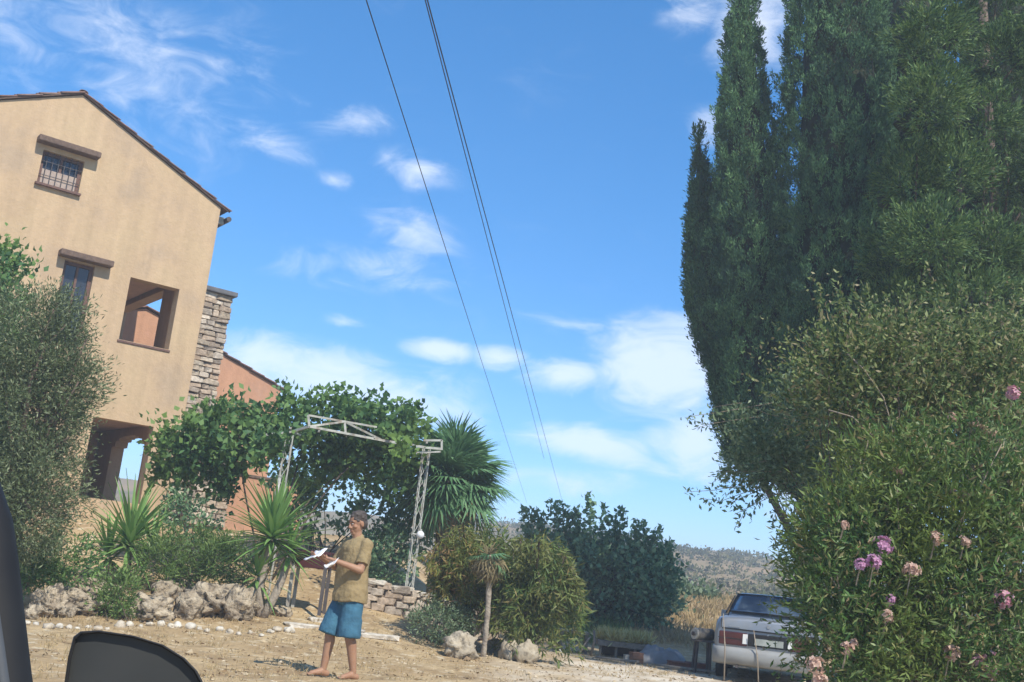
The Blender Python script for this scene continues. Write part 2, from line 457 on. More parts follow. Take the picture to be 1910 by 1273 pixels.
def leaf_verts(cen, dirs, L, Wd, k=4, fold=.2, side=None):
    n = len(cen); dirs = unit(dirs)
    L = np.broadcast_to(np.asarray(L, float), (n,))[:, None]; Wd = np.broadcast_to(np.asarray(Wd, float), (n,))[:, None]
    rv = rng.normal(size=(n, 3)) if side is None else side
    s_ = unit(np.cross(dirs, rv)); nn = np.cross(s_, dirs)
    if k == 4:
        mid = cen + dirs * L * .5
        V = np.stack([cen, mid - s_ * Wd / 2 + nn * fold * Wd, cen + dirs * L, mid + s_ * Wd / 2 + nn * fold * Wd], 1)
    else:
        a = cen + dirs * L * .34; b = cen + dirs * L * .58; f_ = nn * fold * Wd
        V = np.stack([cen, a - s_ * Wd * .56 + f_, b - s_ * Wd * .30 + f_, cen + dirs * L - nn * fold * L * .5, b + s_ * Wd * .30 + f_, a + s_ * Wd * .56 + f_], 1)
    return V.reshape(-1, 3)


def clumps(ells, ncl, per, cr, shell=.55, up=.3, out=.7, rnd=.7, flat=1.0):
    """cluster centres in ellipsoids [(center, radii)], each with `per` leaves; returns centres, directions, cluster centres"""
    w = np.array([np.prod(r) ** (2 / 3) for c, r in ells]); w /= w.sum()
    idx = rng.choice(len(ells), ncl, p=w)
    u = unit(rng.normal(size=(ncl, 3)))
    rad = shell + (1 - shell) * rng.random(ncl) ** .6
    Cc = np.array([ells[i][0] for i in idx]) + u * np.array([ells[i][1] for i in idx]) * rad[:, None]
    siz = cr * (.55 + .9 * rng.random(ncl))
    off = rng.normal(size=(ncl, per, 3)) * siz[:, None, None] * .6
    off[:, :, 2] *= flat
    cen = (Cc[:, None, :] + off).reshape(-1, 3)
    d = (u[:, None, :] * out + off / (siz[:, None, None] + 1e-6) * .35 + rng.normal(size=(ncl, per, 3)) * rnd)
    d[:, :, 2] += up
    return cen, unit(d.reshape(-1, 3)), Cc


def limb_path(a, b, sag=.15, n=5):
    a = np.array(a, float); b = np.array(b, float)
    t = np.linspace(0, 1, n)[:, None]; L = np.linalg.norm(b - a)
    off = rng.normal(size=3) * L * .06
    p = a + (b - a) * t + np.sin(t * math.pi) * off
    p[:, 2] += np.sin(t[:, 0] * math.pi) * L * sag * .5
    return p


# ------------------------------------------------------------------ terrain
def sstep(x, a, b):
    t = np.clip((np.asarray(x, float) - a) / (b - a), 0, 1); return t * t * (3 - 2 * t)


GY = np.array([-50, 11.5, 14, 15.5, 17, 19, 21, 23, 26, 40, 60, 2000.])
GZ = np.array([0, 0, .03, .10, .32, .62, 1.05, 1.55, 1.75, 2.0, 1.9, 1.9])


def ground_h(x, y):
    x = np.asarray(x, float); y = np.asarray(y, float)
    a = 1 - sstep(x, -3.2, .9)
    gl = np.interp(y, GY, GZ)
    gr = sstep(y, 21.5, 38) * 1.25
    wob = .018 * np.sin(x * 1.7 + .4 * y) * np.sin(y * 1.3 - .5 * x) + .012 * np.sin(x * 3.9 + 1.1) * np.sin(y * 3.1 + x)
    near = 1 - sstep(np.abs(y - 15), 25, 60)
    return a * gl + (1 - a) * gr + wob * near


def G(px, py, y0=4, y1=60):
    d = ray(px, py); Y = np.arange(y0, y1, .01)
    z = CAM[2] + d[2] * Y; h = ground_h(d[0] * Y, Y)
    i = np.argmax(z <= h)
    if z[i] > h[i]: i = len(Y) - 1
    return np.array([d[0] * Y[i], Y[i], float(h[i])])


def onground(x, y): return np.array([x, y, float(ground_h(x, y))])


def ground_material():
    m = bpy.data.materials.new('dry_sandy_soil'); m.use_nodes = True
    nt = m.node_tree; b = nt.nodes['Principled BSDF']; b.inputs['Roughness'].default_value = .95; b.inputs['Specular IOR Level'].default_value = .1
    g = nt.nodes.new('ShaderNodeNewGeometry')

    def nse(sc, det, vec=None, dist=0):
        n = nt.nodes.new('ShaderNodeTexNoise'); n.inputs['Scale'].default_value = sc; n.inputs['Detail'].default_value = det; n.inputs['Distortion'].default_value = dist
        nt.links.new(vec or g.outputs['Position'], n.inputs['Vector']); return n.outputs['Fac']

    def rng_(v, a, b_, c=0., d=1.):
        r = nt.nodes.new('ShaderNodeMapRange'); r.inputs['From Min'].default_value = a; r.inputs['From Max'].default_value = b_
        r.inputs['To Min'].default_value = c; r.inputs['To Max'].default_value = d; nt.links.new(v, r.inputs['Value']); return r.outputs[0]

    def mix(f, A, B, blend='MIX'):
        x = nt.nodes.new('ShaderNodeMix'); x.data_type = 'RGBA'; x.blend_type = blend
        if isinstance(f, float): x.inputs['Factor'].default_value = f
        else: nt.links.new(f, x.inputs['Factor'])
        for s_, v in (('A', A), ('B', B)):
            if isinstance(v, tuple): x.inputs[s_].default_value = (*v, 1)
            else: nt.links.new(v, x.inputs[s_])
        return x.outputs['Result']
    c = mix(rng_(nse(.7, 6), .38, .62), (.50, .375, .21), (.38, .27, .145))
    c = mix(rng_(nse(2.4, 8, dist=.6), .52, .66, 0, .8), c, (.27, .19, .105))
    c = mix(rng_(nse(5.0, 6), .56, .68, 0, .75), c, (.66, .57, .40))
    c = mix(rng_(nse(28, 6), .35, .7, 0, .45), c, (.24, .17, .10))
    # pale driveway to the right, olive scrub far off
    sx = nt.nodes.new('ShaderNodeSeparateXYZ'); nt.links.new(g.outputs['Position'], sx.inputs[0])
    far = rng_(sx.outputs['Y'], 36, 60)
    drive = nt.nodes.new('ShaderNodeMath'); drive.operation = 'MULTIPLY'
    nt.links.new(rng_(sx.outputs['X'], -.2, 1.6), drive.inputs[0]); nt.links.new(rng_(sx.outputs['Y'], 20.5, 17.5), drive.inputs[1])
    dm = nt.nodes.new('ShaderNodeMath'); dm.operation = 'MULTIPLY'
    nt.links.new(drive.outputs[0], dm.inputs[0]); nt.links.new(rng_(nse(1.1, 5), .3, .6), dm.inputs[1])
    c = mix(dm.outputs[0], c, (.62, .55, .44))
    c = mix(far, c, mix(rng_(nse(.06, 6), .4, .6), (.13, .14, .08), (.26, .21, .12)))
    nt.links.new(c, b.inputs['Base Color'])
    bp = nt.nodes.new('ShaderNodeBump'); bp.inputs['Strength'].default_value = .9; bp.inputs['Distance'].default_value = .05
    nt.links.new(nse(9, 9), bp.inputs['Height']); nt.links.new(bp.outputs[0], b.inputs['Normal'])
    return m


def axis(lo, f0, f1, hi, step, grow=1.25):
    a = list(np.arange(f0, f1 + 1e-6, step)); s_ = step; x = f1
    while x < hi: s_ *= grow; x += s_; a.append(x)
    s_ = step; x = f0; pre = []
    while x > lo: s_ *= grow; x -= s_; pre.append(x)
    return np.array(pre[::-1] + a)


gx = axis(-300, -11, 9, 300, .12); gy = axis(-80, 6, 28, 250, .12)
XX, YY = np.meshgrid(gx, gy)
ZZ = ground_h(XX, YY)
fine = (XX > -12) & (XX < 10) & (YY > 8) & (YY < 30)
ZZ[fine] += np.array([mnoise.fractal(Vector((x * 1.6, y * 1.6, 0)), 1.0, 2.0, 4) for x, y in zip(XX[fine], YY[fine])]) * .022
ny, nx = XX.shape
idx = np.arange(ny * nx).reshape(ny, nx)
Fg = np.stack([idx[:-1, :-1], idx[:-1, 1:], idx[1:, 1:], idx[1:, :-1]], -1).reshape(-1, 4)
ground = obj('ground', np.stack([XX, YY, ZZ], -1).reshape(-1, 3), Fg.tolist(), ground_material(), smooth=True)
tag(ground, 'dry sandy ground with pale driveway', kind='structure')

# hill behind
hx = np.linspace(-110, 190, 220); hy = np.linspace(52, 240, 110)
HX, HY = np.meshgrid(hx, hy)
prof = sstep(HY, 56, 185)
hz = 1.0 + prof * (8.0 - 1.6 * sstep(HX, 30, 60) + .5 * np.sin(HX * .09 + .6)) + .7 * np.sin(HX * .21) * np.sin(HY * .13) * prof
hz += np.array([mnoise.fractal(Vector((x * .06, y * .06, 3)), 1.0, 2.0, 5) for x, y in zip(HX.ravel(), HY.ravel())]).reshape(HX.shape) * .9 * prof
hz -= 2 * (HY > 230)
hny, hnx = HX.shape; hidx = np.arange(hny * hnx).reshape(hny, hnx)
Fh = np.stack([hidx[:-1, :-1], hidx[:-1, 1:], hidx[1:, 1:], hidx[1:, :-1]], -1).reshape(-1, 4)
M_hill = mat('hillside_soil', (.33, .22, .11), .95, c2=(.19, .155, .065), scale=.09, detail=8, spots=(.36, .28, .18), spot_scale=.06, spot_amt=.7)
hill = obj('hill', np.stack([HX, HY, hz], -1).reshape(-1, 3), Fh.tolist(), M_hill, smooth=True)
tag(hill, 'scrub covered hill in the distance', kind='structure')
# scrub on the hill, nobody could count it
n = 1900
sx_ = rng.uniform(-5, 62, n); sy_ = rng.uniform(62, 190, n)
ix = np.clip(((sx_ - hx[0]) / (hx[1] - hx[0])).astype(int), 0, hnx - 1); iy = np.clip(((sy_ - hy[0]) / (hy[1] - hy[0])).astype(int), 0, hny - 1)
sz_ = hz[iy, ix]
bs = rng.uniform(.25, .85, n)
cen = np.repeat(np.stack([sx_, sy_, sz_ + bs * .3], -1), 22, 0) + rng.normal(size=(n * 22, 3)) * np.repeat(bs, 22)[:, None] * np.array([.55, .55, .33])
quads_obj('scrub', leaf_verts(cen, rng.normal(size=cen.shape) + [0, 0, .5], np.repeat(bs, 22) * .6, np.repeat(bs, 22) * .4), 4, L_maquis)
tag(bpy.data.objects['scrub'], 'grey green scrub covering the far hillside', 'scrub', kind='stuff')

# ------------------------------------------------------------------ house
HA = math.radians(54)
HT = np.array([math.sin(HA), math.cos(HA), 0]); HN = np.array([math.cos(HA), -math.sin(HA), 0])
HC = P(380, 570, 23.5); HC[2] = 0


def hw(s, v, z): return HC - HT * s - HN * v + np.array([0, 0, z])


HAX = (-HT, -HN, np.array([0, 0, 1.]))
EAVE, APEX, HWID, HDEP = 8.74, 10.27, 6.78, 6.0


def clip_poly(poly, planes):
    for (a, b, c) in planes:                      # keep a*s+b*z<=c
        out = []
        for i in range(len(poly)):
            p, q = poly[i], poly[(i + 1) % len(poly)]
            dp = a * p[0] + b * p[1] - c; dq = a * q[0] + b * q[1] - c
            if dp <= 0: out.append(p)
            if dp * dq < 0:
                t = dp / (dp - dq); out.append((p[0] + (q[0] - p[0]) * t, p[1] + (q[1] - p[1]) * t))
        poly = out
        if not poly: break
    return poly


def holed_wall(mb, to3, a0, a1, z0, z1, holes, th, planes=()):
    """wall panel in (a,z) with rectangular holes and reveals; to3(a, depth, z) -> world"""
    A = sorted({a0, a1, *[h[0] for h in holes], *[h[1] for h in holes]}); Z = sorted({z0, z1, *[h[2] for h in holes], *[h[3] for h in holes]})
    na, nz_ = len(A) - 1, len(Z) - 1
    solid = np.ones((na, nz_), bool)
    for i in range(na):
        for j in range(nz_):
            ca, cz = (A[i] + A[i + 1]) / 2, (Z[j] + Z[j + 1]) / 2
            if any(h[0] < ca < h[1] and h[2] < cz < h[3] for h in holes): solid[i, j] = False
    for i in range(na):
        for j in range(nz_):
            if not solid[i, j]: continue
            p = clip_poly([(A[i], Z[j]), (A[i + 1], Z[j]), (A[i + 1], Z[j + 1]), (A[i], Z[j + 1])], planes)
            if len(p) >= 3:
                for dth in (0, th):
                    V = [to3(q[0], dth, q[1]) for q in p]
                    mb.add(V, [tuple(range(len(V)))])
            for di, dj in ((1, 0), (-1, 0), (0, 1), (0, -1)):
                ii, jj = i + di, j + dj
                inside = 0 <= ii < na and 0 <= jj < nz_
                if inside and solid[ii, jj]: continue
                if not inside and planes and dj == 1: continue
                if di: a = A[i + 1] if di > 0 else A[i]; e = [(a, Z[j]), (a, Z[j + 1])]
                else: z = Z[j + 1] if dj > 0 else Z[j]; e = [(A[i], z), (A[i + 1], z)]
                if planes:
                    # trim edge to the gable outline
                    if any(pl[0] * q[0] + pl[1] * q[1] > pl[2] + 1e-6 for q in e for pl in planes): continue
                mb.add([to3(e[0][0], 0, e[0][1]), to3(e[1][0], 0, e[1][1]), to3(e[1][0], th, e[1][1]), to3(e[0][0], th, e[0][1])], [(0, 1, 2, 3)])


SL = (APEX - EAVE) / (HWID / 2)
house = thing('house', 'tall ochre plastered house with a stone chimney and an open loggia', 'house', hw(3.4, 3, 1.2))
planes = [(SL, 1, APEX + SL * HWID / 2), (-SL, 1, APEX - SL * HWID / 2)]
front_holes = [(3.08, 3.92, 8.12, 8.85), (2.45, 3.07, 4.9, 6.68), (.60, 1.69, 5.27, 6.65), (.62, 1.9, 1.9, 3.56)]
mb = MB(); holed_wall(mb, lambda a, d, z: hw(a, d, z), 0, HWID, .8, APEX, front_holes, .32, planes)
mb.build('gable_wall', M_ochre, house)
# side wall (loggia side opening and arched porch opening)
arch = []
for k in range(10):
    v0 = round(1.4 + .24 * k, 3); v1 = round(1.4 + .24 * (k + 1), 3); arch.append((v0, v1, 1.7, round(3.05 + .47 * (max(0, 1 - abs((v0 + .12 - 2.6) / 1.2) ** 3)) ** .5, 3)))
mb = MB(); holed_wall(mb, lambda a, d, z: hw(d, a, z), .32, HDEP, .8, EAVE - .03, [(2.05, 5.75, 5.3, 7.02)] + arch, .3)
mb.build('side_wall', M_ochre, house)
mb = MB(); holed_wall(mb, lambda a, d, z: hw(HWID - d, a, z), .32, HDEP, .8, EAVE - .03, [], .3)
mb.build('side_wall', M_ochre, house)
mb = MB(); holed_wall(mb, lambda a, d, z: hw(a, HDEP - d, z), .31, HWID - .31, .8, EAVE - .2, [], .25)
mb.build('rear_wall', M_ochre, house)
# inside: slabs and partitions of the loggia and the porch
mb = MB()
mb.box(hw(1.45, 3.1, 5.12), (2.2, 5.2, .2), HAX)
mb.box(hw(1.45, 3.1, 7.25), (2.2, 5.2, .25), HAX)
mb.box(hw(1.45, 3.1, 3.85), (2.2, 5.2, .3), HAX)
mb.box(hw(1.45, 3.1, 1.78), (2.2, 5.2, .2), HAX)
mb.build('floor_slab', M_inner, house)
mb = MB()
mb.box(hw(2.32, 3.1, 6.17), (.14, 5.1, 1.86), HAX)
mb.box(hw(2.32, 3.1, 2.78), (.14, 5.1, 1.82), HAX)
mb.box(hw(1.29, 5.0, 2.78), (1.9, .14, 1.8), HAX)
mb.build('partition_wall', M_inner, house)
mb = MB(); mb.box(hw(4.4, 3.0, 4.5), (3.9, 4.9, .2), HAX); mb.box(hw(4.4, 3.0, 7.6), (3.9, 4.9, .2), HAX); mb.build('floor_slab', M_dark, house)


# openings: frames, panes, lintels
def house_window(s0, s1, z0, z1, curtain, grille, sill, label=None):
    w = MB(); fw = .07; dv = .14
    for (c, sz) in (((s0 + fw / 2, dv, (z0 + z1) / 2), (fw, .07, z1 - z0)), ((s1 - fw / 2, dv, (z0 + z1) / 2), (fw, .07, z1 - z0)),
                    (((s0 + s1) / 2, dv, z0 + fw / 2), (s1 - s0 - 2 * fw, .066, fw)), (((s0 + s1) / 2, dv, z1 - fw / 2), (s1 - s0 - 2 * fw, .066, fw)),
                    (((s0 + s1) / 2, dv, (z0 + z1) / 2), (.05, .06, z1 - z0 - 2 * fw))):
        w.box(hw(*c), sz, HAX)
    wo = w.build('window', M_frame, house)
    pn = MB().box(hw((s0 + s1) / 2, dv + .01, (z0 + z1) / 2), (s1 - s0 - .1, .012, z1 - z0 - .1), HAX).build('pane', MATS['house_glass'], wo)
    if curtain:
        cb = MB(); nq = 22
        V = []; F = []
        for i in range(nq + 1):
            ss = s0 + .08 + (s1 - s0 - .16) * i / nq; vv = dv + .045 + .018 * math.sin(i * 2.3)
            V += [hw(ss, vv, z0 + .08), hw(ss, vv, z0 + (z1 - z0) * .62)]
        F = [(2 * i, 2 * i + 2, 2 * i + 3, 2 * i + 1) for i in range(nq)]
        obj('curtain', V, F, M_curtain, wo)
    if grille:
        for k in range(6):
            ss = s0 + .12 + (s1 - s0 - .24) * k / 5
            MB().tube([hw(ss, .06, z0 + .002), hw(ss, .06, z1 - .002)], .009, 6).build('grille_bar', M_darkmetal, wo)
        for zz in (.3, .7):
            MB().tube([hw(s0 + .001, .065, z0 + (z1 - z0) * zz), hw(s1 - .001, .065, z0 + (z1 - z0) * zz)], .008, 6).build('grille_bar', M_darkmetal, wo)
    if sill:
        MB().box(hw((s0 + s1) / 2, .02, z0 - .022), (s1 - s0 + .08, .22, .045), HAX).build('sill', M_frame, wo)
    return wo


mat('house_glass', (.03, .035, .045), .15, spec=.6)
# the photo shows the lower half of the attic window filled by a pale blind behind the bars
w1 = house_window(3.08, 3.92, 8.12, 8.85, False, True, True)
MB().box(hw(3.5, .11, 8.33), (.70, .008, .30), HAX).build('blind', M_curtain, w1)
w2 = house_window(2.45, 3.07, 4.9, 6.68, False, False, False)
for s0, s1, z in ((2.83, 4.09, 9.02), (2.14, 3.23, 6.78)):
    l_ = MB().box(hw((s0 + s1) / 2, -.06, z), (s1 - s0, .36, .13), HAX).build('lintel', M_wood, house); bevel(l_, .02)
# loggia and porch timber head beams, railing slab
bevel(MB().box(hw(1.145, .16, 5.235), (1.15, .37, .05), HAX).build('sill', M_frame, house), .008)

# roof: two slabs, verge tiles along the gable, rows of barrel tiles on top
rl = math.hypot(HWID / 2, APEX - EAVE)
mb = MB()
for sg in (0, 1):
    e = hw(-.16 if sg == 0 else HWID + .16, 3, EAVE - .055); a = hw(HWID / 2, 3, APEX + .02)
    d = a - e; L = np.linalg.norm(d); d = d / L; upv = np.cross(d, -HN) if sg == 0 else np.cross(-HN, d)
    if upv[2] < 0: upv = -upv
    mb.box((a + e) / 2 + upv * .018, (L, HDEP + .12, .03), (d, -HN, upv))
roof = mb.build('roof', M_wood, house)


def tile_mesh(name, L=.5, r=.095, n=8):
    V = []; F = []
    for y, rr in ((0, r), (L, r * .8)):
        for lay in (0, .016):
            for k in range(n + 1):
                t = math.pi * k / n; V.append((math.cos(t) * (rr - lay), y, math.sin(t) * (rr - lay) * .8))
    m_ = n + 1
    for k in range(n):
        F += [(k, k + 1, 2 * m_ + k + 1, 2 * m_ + k), (m_ + k + 1, m_ + k, 3 * m_ + k, 3 * m_ + k + 1),
              (k + 1, k, m_ + k, m_ + k + 1), (2 * m_ + k, 2 * m_ + k + 1, 3 * m_ + k + 1, 3 * m_ + k)]
    return build_mesh(name, V, F, M_tile, True)


TILE = tile_mesh('roof_tile')


def place_axes(o, pos, X, Yv, Z, parent, sc=(1, 1, 1)):
    og = origin(parent) if parent else Vector((0, 0, 0))
    p = Vector(pos) - og
    o.matrix_local = Matrix(((X[0] * sc[0], Yv[0] * sc[1], Z[0] * sc[2], p[0]), (X[1] * sc[0], Yv[1] * sc[1], Z[1] * sc[2], p[1]),
                             (X[2] * sc[0], Yv[2] * sc[1], Z[2] * sc[2], p[2]), (0, 0, 0, 1)))


def rake_tiles(e, a, v, parent, count, dv):
    """tiles climbing from eave e to apex a"""
    d = unit(a - e); L = np.linalg.norm(a - e)
    side = -HN; up = np.cross(d, side); up = up if up[2] > 0 else -up
    for k in range(count):
        p = e + d * (L * k / count - .02) + up * (.042 + .008 * (k % 2)) + HN * dv
        jit = rng.normal() * .02
        dd = unit(d + up * (-.05) + side * jit)
        X = unit(np.cross(dd, up)); U_ = np.cross(X, dd)
        o = put('roof_tile', TILE, parent); place_axes(o, p, X, dd, U_, parent, (.75, L / count * 1.12 / .5, .62))


rake_tiles(hw(-.2, 0, EAVE - .07), hw(HWID / 2, 0, APEX + .02), 0, roof, 9, .02)
rake_tiles(hw(HWID + .2, 0, EAVE - .07), hw(HWID / 2, 0, APEX + .02), 0, roof, 9, .02)
for k in range(13):
    o = put('ridge_tile', TILE, roof)
    place_axes(o, hw(HWID / 2, -.05 + k * .46, APEX + .06), np.cross(-HN, [0, 0, 1.]), -HN, np.array([0, 0, 1.]), roof, (1.0, 1, .7))
# remaining tile rows joined (seen edge-on only)
def tile_field(e, a, vlen, parent):
    d = unit(a - e); L = np.linalg.norm(a - e); up = np.cross(d, -HN); up = up if up[2] > 0 else -up
    mb_ = MB(); nseg = 5
    for c in range(int(vlen / .22)):
        v0 = .25 + c * .22
        for r_ in range(9):
            p = e + d * (L * r_ / 9) + up * .06 - HN * v0
            V = []
            for y, rr in ((0, .1), (L / 9 * 1.1, .08)):
                for k in range(nseg + 1):
                    t = math.pi * k / nseg; V.append(p + d * y + up * (math.sin(t) * rr * .8 + (.02 if y == 0 else 0)) - HN * math.cos(t) * rr)
            mb_.add(V, [(k, k + 1, nseg + 2 + k, nseg + 1 + k) for k in range(nseg)])
    o = mb_.build('tile_field', M_tile, parent, True); o['kind'] = 'stuff'


tile_field(hw(-.2, 0, EAVE - .07), hw(HWID / 2, 0, APEX + .02), 5.7, roof)
tile_field(hw(HWID + .2, 0, EAVE - .07), hw(HWID / 2, 0, APEX + .02), 5.7, roof)
MB().tube([hw(-.24, .0, EAVE - .2), hw(-.24, 5.9, EAVE - .22)], .06, 8).build('gutter', M_darkmetal, house)
MB().box(hw(-.12, .25, EAVE - .22), (.16, .10, .16), HAX).build('gutter_bracket', M_whitepaint, house)

# pink wing behind, its gable parallel to the main one
PV = 6.05
PA_s, PA_z, PSL, PR, PL = -.57, 7.32, .335, -4.85, 3.7
mb = MB(); holed_wall(mb, lambda a, d, z: hw(a, PV + d, z), PR, PL, .8, PA_z, [(-1.5, .55, 1.2, 4.75), (-3.9, -3.1, 3.2, 4.4)], .3,
                      [(PSL, 1, PA_z + PSL * PA_s), (-PSL, 1, PA_z - PSL * PA_s)])
wing = thing('house_wing', 'low terracotta pink wing with a tiled gable behind the stone chimney', 'house', hw(PA_s, PV + 2, 1.3))
mb.build('gable_wall', M_pink, wing)
zr = PA_z + PSL * (PR - PA_s); zl = PA_z - PSL * (PL - PA_s)
mb = MB(); holed_wall(mb, lambda a, d, z: hw(PR + d, a, z), PV + .3, PV + 6, .8, zr, [], .3); mb.build('side_wall', M_pink, wing)
mb = MB(); holed_wall(mb, lambda a, d, z: hw(PL - d, a, z), PV + .3, PV + 6, .8, zl, [], .3); mb.build('side_wall', M_pink, wing)
mb = MB()
for e_s, e_z in ((PR - .15, zr - .05), (PL + .15, zl - .05)):
    e = hw(e_s, PV + 3, e_z); a = hw(PA_s, PV + 3, PA_z + .02); d = unit(a - e); up = np.cross(d, -HN); up = up if up[2] > 0 else -up
    mb.box((a + e) / 2 + up * .03, (np.linalg.norm(a - e), 6.1, .06), (d, -HN, up))
wroof = mb.build('roof', M_wood, wing)
rake_tiles(hw(PR - .18, PV, zr - .06), hw(PA_s, PV, PA_z + .02), PV, wroof, 11, .03)
rake_tiles(hw(PL + .18, PV, zl - .06), hw(PA_s, PV, PA_z + .02), PV, wroof, 11, .03)
tile_field(hw(PR - .18, PV, zr - .06), hw(PA_s, PV, PA_z + .02), 5.6, wroof)

# ------------------------------------------------------------------ stones shared by chimney and garden wall
def stone_variant(i, m):
    bm = bmesh.new(); bmesh.ops.create_cube(bm, size=1.0)
    bmesh.ops.bevel(bm, geom=bm.edges[:], offset=.14, segments=1, affect='EDGES')
    r_ = random.Random(i)
    for v in bm.verts:
        v.co += Vector((r_.uniform(-.07, .07), r_.uniform(-.07, .07), r_.uniform(-.09, .09)))
    me = bpy.data.meshes.new('stone'); bm.to_mesh(me); bm.free(); me.materials.append(m)
    return me


STONES = [stone_variant(i, M_stone) for i in range(8)]
FLAGS = [stone_variant(20 + i, M_flag) for i in range(4)]


def stone(name, me, pos, X, Yv, Z, sz, parent):
    o = put(name, me, parent); place_axes(o, pos, X, Yv, Z, parent, sz); return o


chim = MB().box(hw(-.345, .55, 4.0), (.60, .62, 5.6), HAX).build('chimney', M_mortar, house)
z = 1.25
while z < 6.72:
    h_ = rng.uniform(.085, .165); s = 0.0
    wid = .69
    while s < wid - .05:
        w_ = min(rng.uniform(.13, .36), wid - s)
        if wid - s - w_ < .08: w_ = wid - s
        tilt = rng.normal() * .05
        X = unit(-HT + np.array([0, 0, tilt])); Zv = unit(np.cross(X, -HN)); Zv = Zv if Zv[2] > 0 else -Zv
        stone('stone', STONES[rng.integers(8)], hw(-s - w_ / 2, .24 + rng.uniform(-.035, .03), z + h_ / 2), X, -HN, Zv, (w_ * 1.0, .26, h_ * 1.02), chim)
        s += w_
    z += h_ + .006
for k in range(14):
    stone('stone', STONES[k % 8], hw(-.66, .72, 1.4 + k * .38), -HN, HT, np.array([0, 0, 1.]), (.5, .14, .34), chim)
bevel(MB().box(hw(-.34, .5, 6.86), (.86, .92, .11), HAX).build('cap_slab', M_slab, chim), .02)
for ss in (-.06, -.62):
    MB().box(hw(ss, .35, 6.77), (.1, .3, .1), HAX).build('cap_block', M_stone, chim)

# stone barbecue below the chimney with pink plastered side
bbq = thing('barbecue', 'low stone outdoor oven with pink plastered side below the stone chimney', 'barbecue', onground(*hw(-1.5, -1.2, 0)[:2]))
bx_ = unit(HT); pz = float(ground_h(*hw(-1.2, -.9, 0)[:2]))
core = MB()
for (s0, s1, z0, z1) in ((-.85, -.2, pz - .2, pz + .95), (-.75, -.35, pz + .95, pz + 1.35)):
    core.box(hw((s0 + s1) / 2, -.6, (z0 + z1) / 2), (s1 - s0, .7, z1 - z0), HAX)
core = core.build('core', M_mortar, bbq)
z = pz
while z < pz + 1.35:
    h_ = rng.uniform(.1, .17); inset = 0 if z < pz + .95 else .14; s = -.9 + inset
    while s < -.15 - inset:
        w_ = rng.uniform(.16, .3)
        stone('stone', STONES[rng.integers(8)], hw(s + w_ / 2, -.97 + rng.uniform(-.03, .03), z + h_ / 2), -HT, -HN, np.array([0, 0, 1.]), (w_, .16, h_), core); s += w_
    z += h_
MB().box(hw(-1.76, -.7, pz + .47), (1.75, .5, 1.35), HAX).build('plastered_side', M_pink, bbq)
bevel(MB().box(hw(-1.76, -.7, pz + 1.17), (1.8, .56, .06), HAX).build('counter_slab', M_wood, bbq), .01)
MB().box(hw(-2.28, -.96, pz + .30), (.42, .03, .6), HAX).build('oven_door', M_darkmetal, bbq)

# ------------------------------------------------------------------ low garden wall
gw_px = [(672, 1128), (712, 1138), (757, 1150), (812, 1166), (858, 1184), (884, 1188)]
gw = [G(*p) for p in gw_px]
gw.append(gw[-1] + np.array([.25, .9, 0])); gw = [onground(p[0], p[1]) for p in gw]
gwall = thing('garden_wall', 'low curved stone garden wall with pale flagstone coping behind the standing person', 'wall', gw[3])
WALLH = .40
dense_ = []
for a, b in zip(gw[:-1], gw[1:]):
    for t in np.linspace(0, 1, 12, endpoint=False): dense_.append(a + (b - a) * t)
dense_ = np.array(dense_)
seg = np.linalg.norm(np.diff(dense_[:, :2], axis=0), axis=1); arc = np.concatenate([[0], np.cumsum(seg)])


def wall_at(s):
    x = np.interp(s, arc, dense_[:, 0]); y = np.interp(s, arc, dense_[:, 1]); x2 = np.interp(s + .05, arc, dense_[:, 0]); y2 = np.interp(s + .05, arc, dense_[:, 1])
    if s + .05 > arc[-1]: x2, y2 = x, y; x, y = np.interp(s - .05, arc, dense_[:, 0]), np.interp(s - .05, arc, dense_[:, 1])
    d = unit(np.array([x2 - x, y2 - y, 0])); return onground(x, y), d


ZUP = np.array([0, 0, 1.])
hcore = MB(); s = 0
while s < arc[-1] - .1:
    p, d = wall_at(s + .1); hcore.box(p + ZUP * (WALLH / 2 - .12), (.26, .24, WALLH + .1), (d, np.cross(ZUP, d), ZUP)); s += .2
gcore = hcore.build('core', M_mortar, gwall)
z = -.04
while z < WALLH - .04:
    h_ = rng.uniform(.09, .14); s = rng.uniform(-.1, 0)
    while s < arc[-1]:
        w_ = rng.uniform(.16, .34); p, d = wall_at(max(0, s + w_ / 2)); nrm = np.cross(d, ZUP)
        stone('stone', STONES[rng.integers(8)], p + nrm * (.13 + rng.uniform(-.02, .02)) + ZUP * (z + h_ / 2), d, np.cross(ZUP, d), ZUP, (w_, .18, h_), gwall); s += w_
    z += h_
s = 0
while s < arc[-1]:
    w_ = rng.uniform(.34, .6); p, d = wall_at(s + w_ / 2)
    stone('flagstone', FLAGS[rng.integers(4)], p + ZUP * (WALLH + .035 + rng.uniform(-.01, .01)), unit(d + ZUP * rng.normal() * .02), np.cross(ZUP, d), ZUP, (w_ * .97, .44, .075), gwall); s += w_

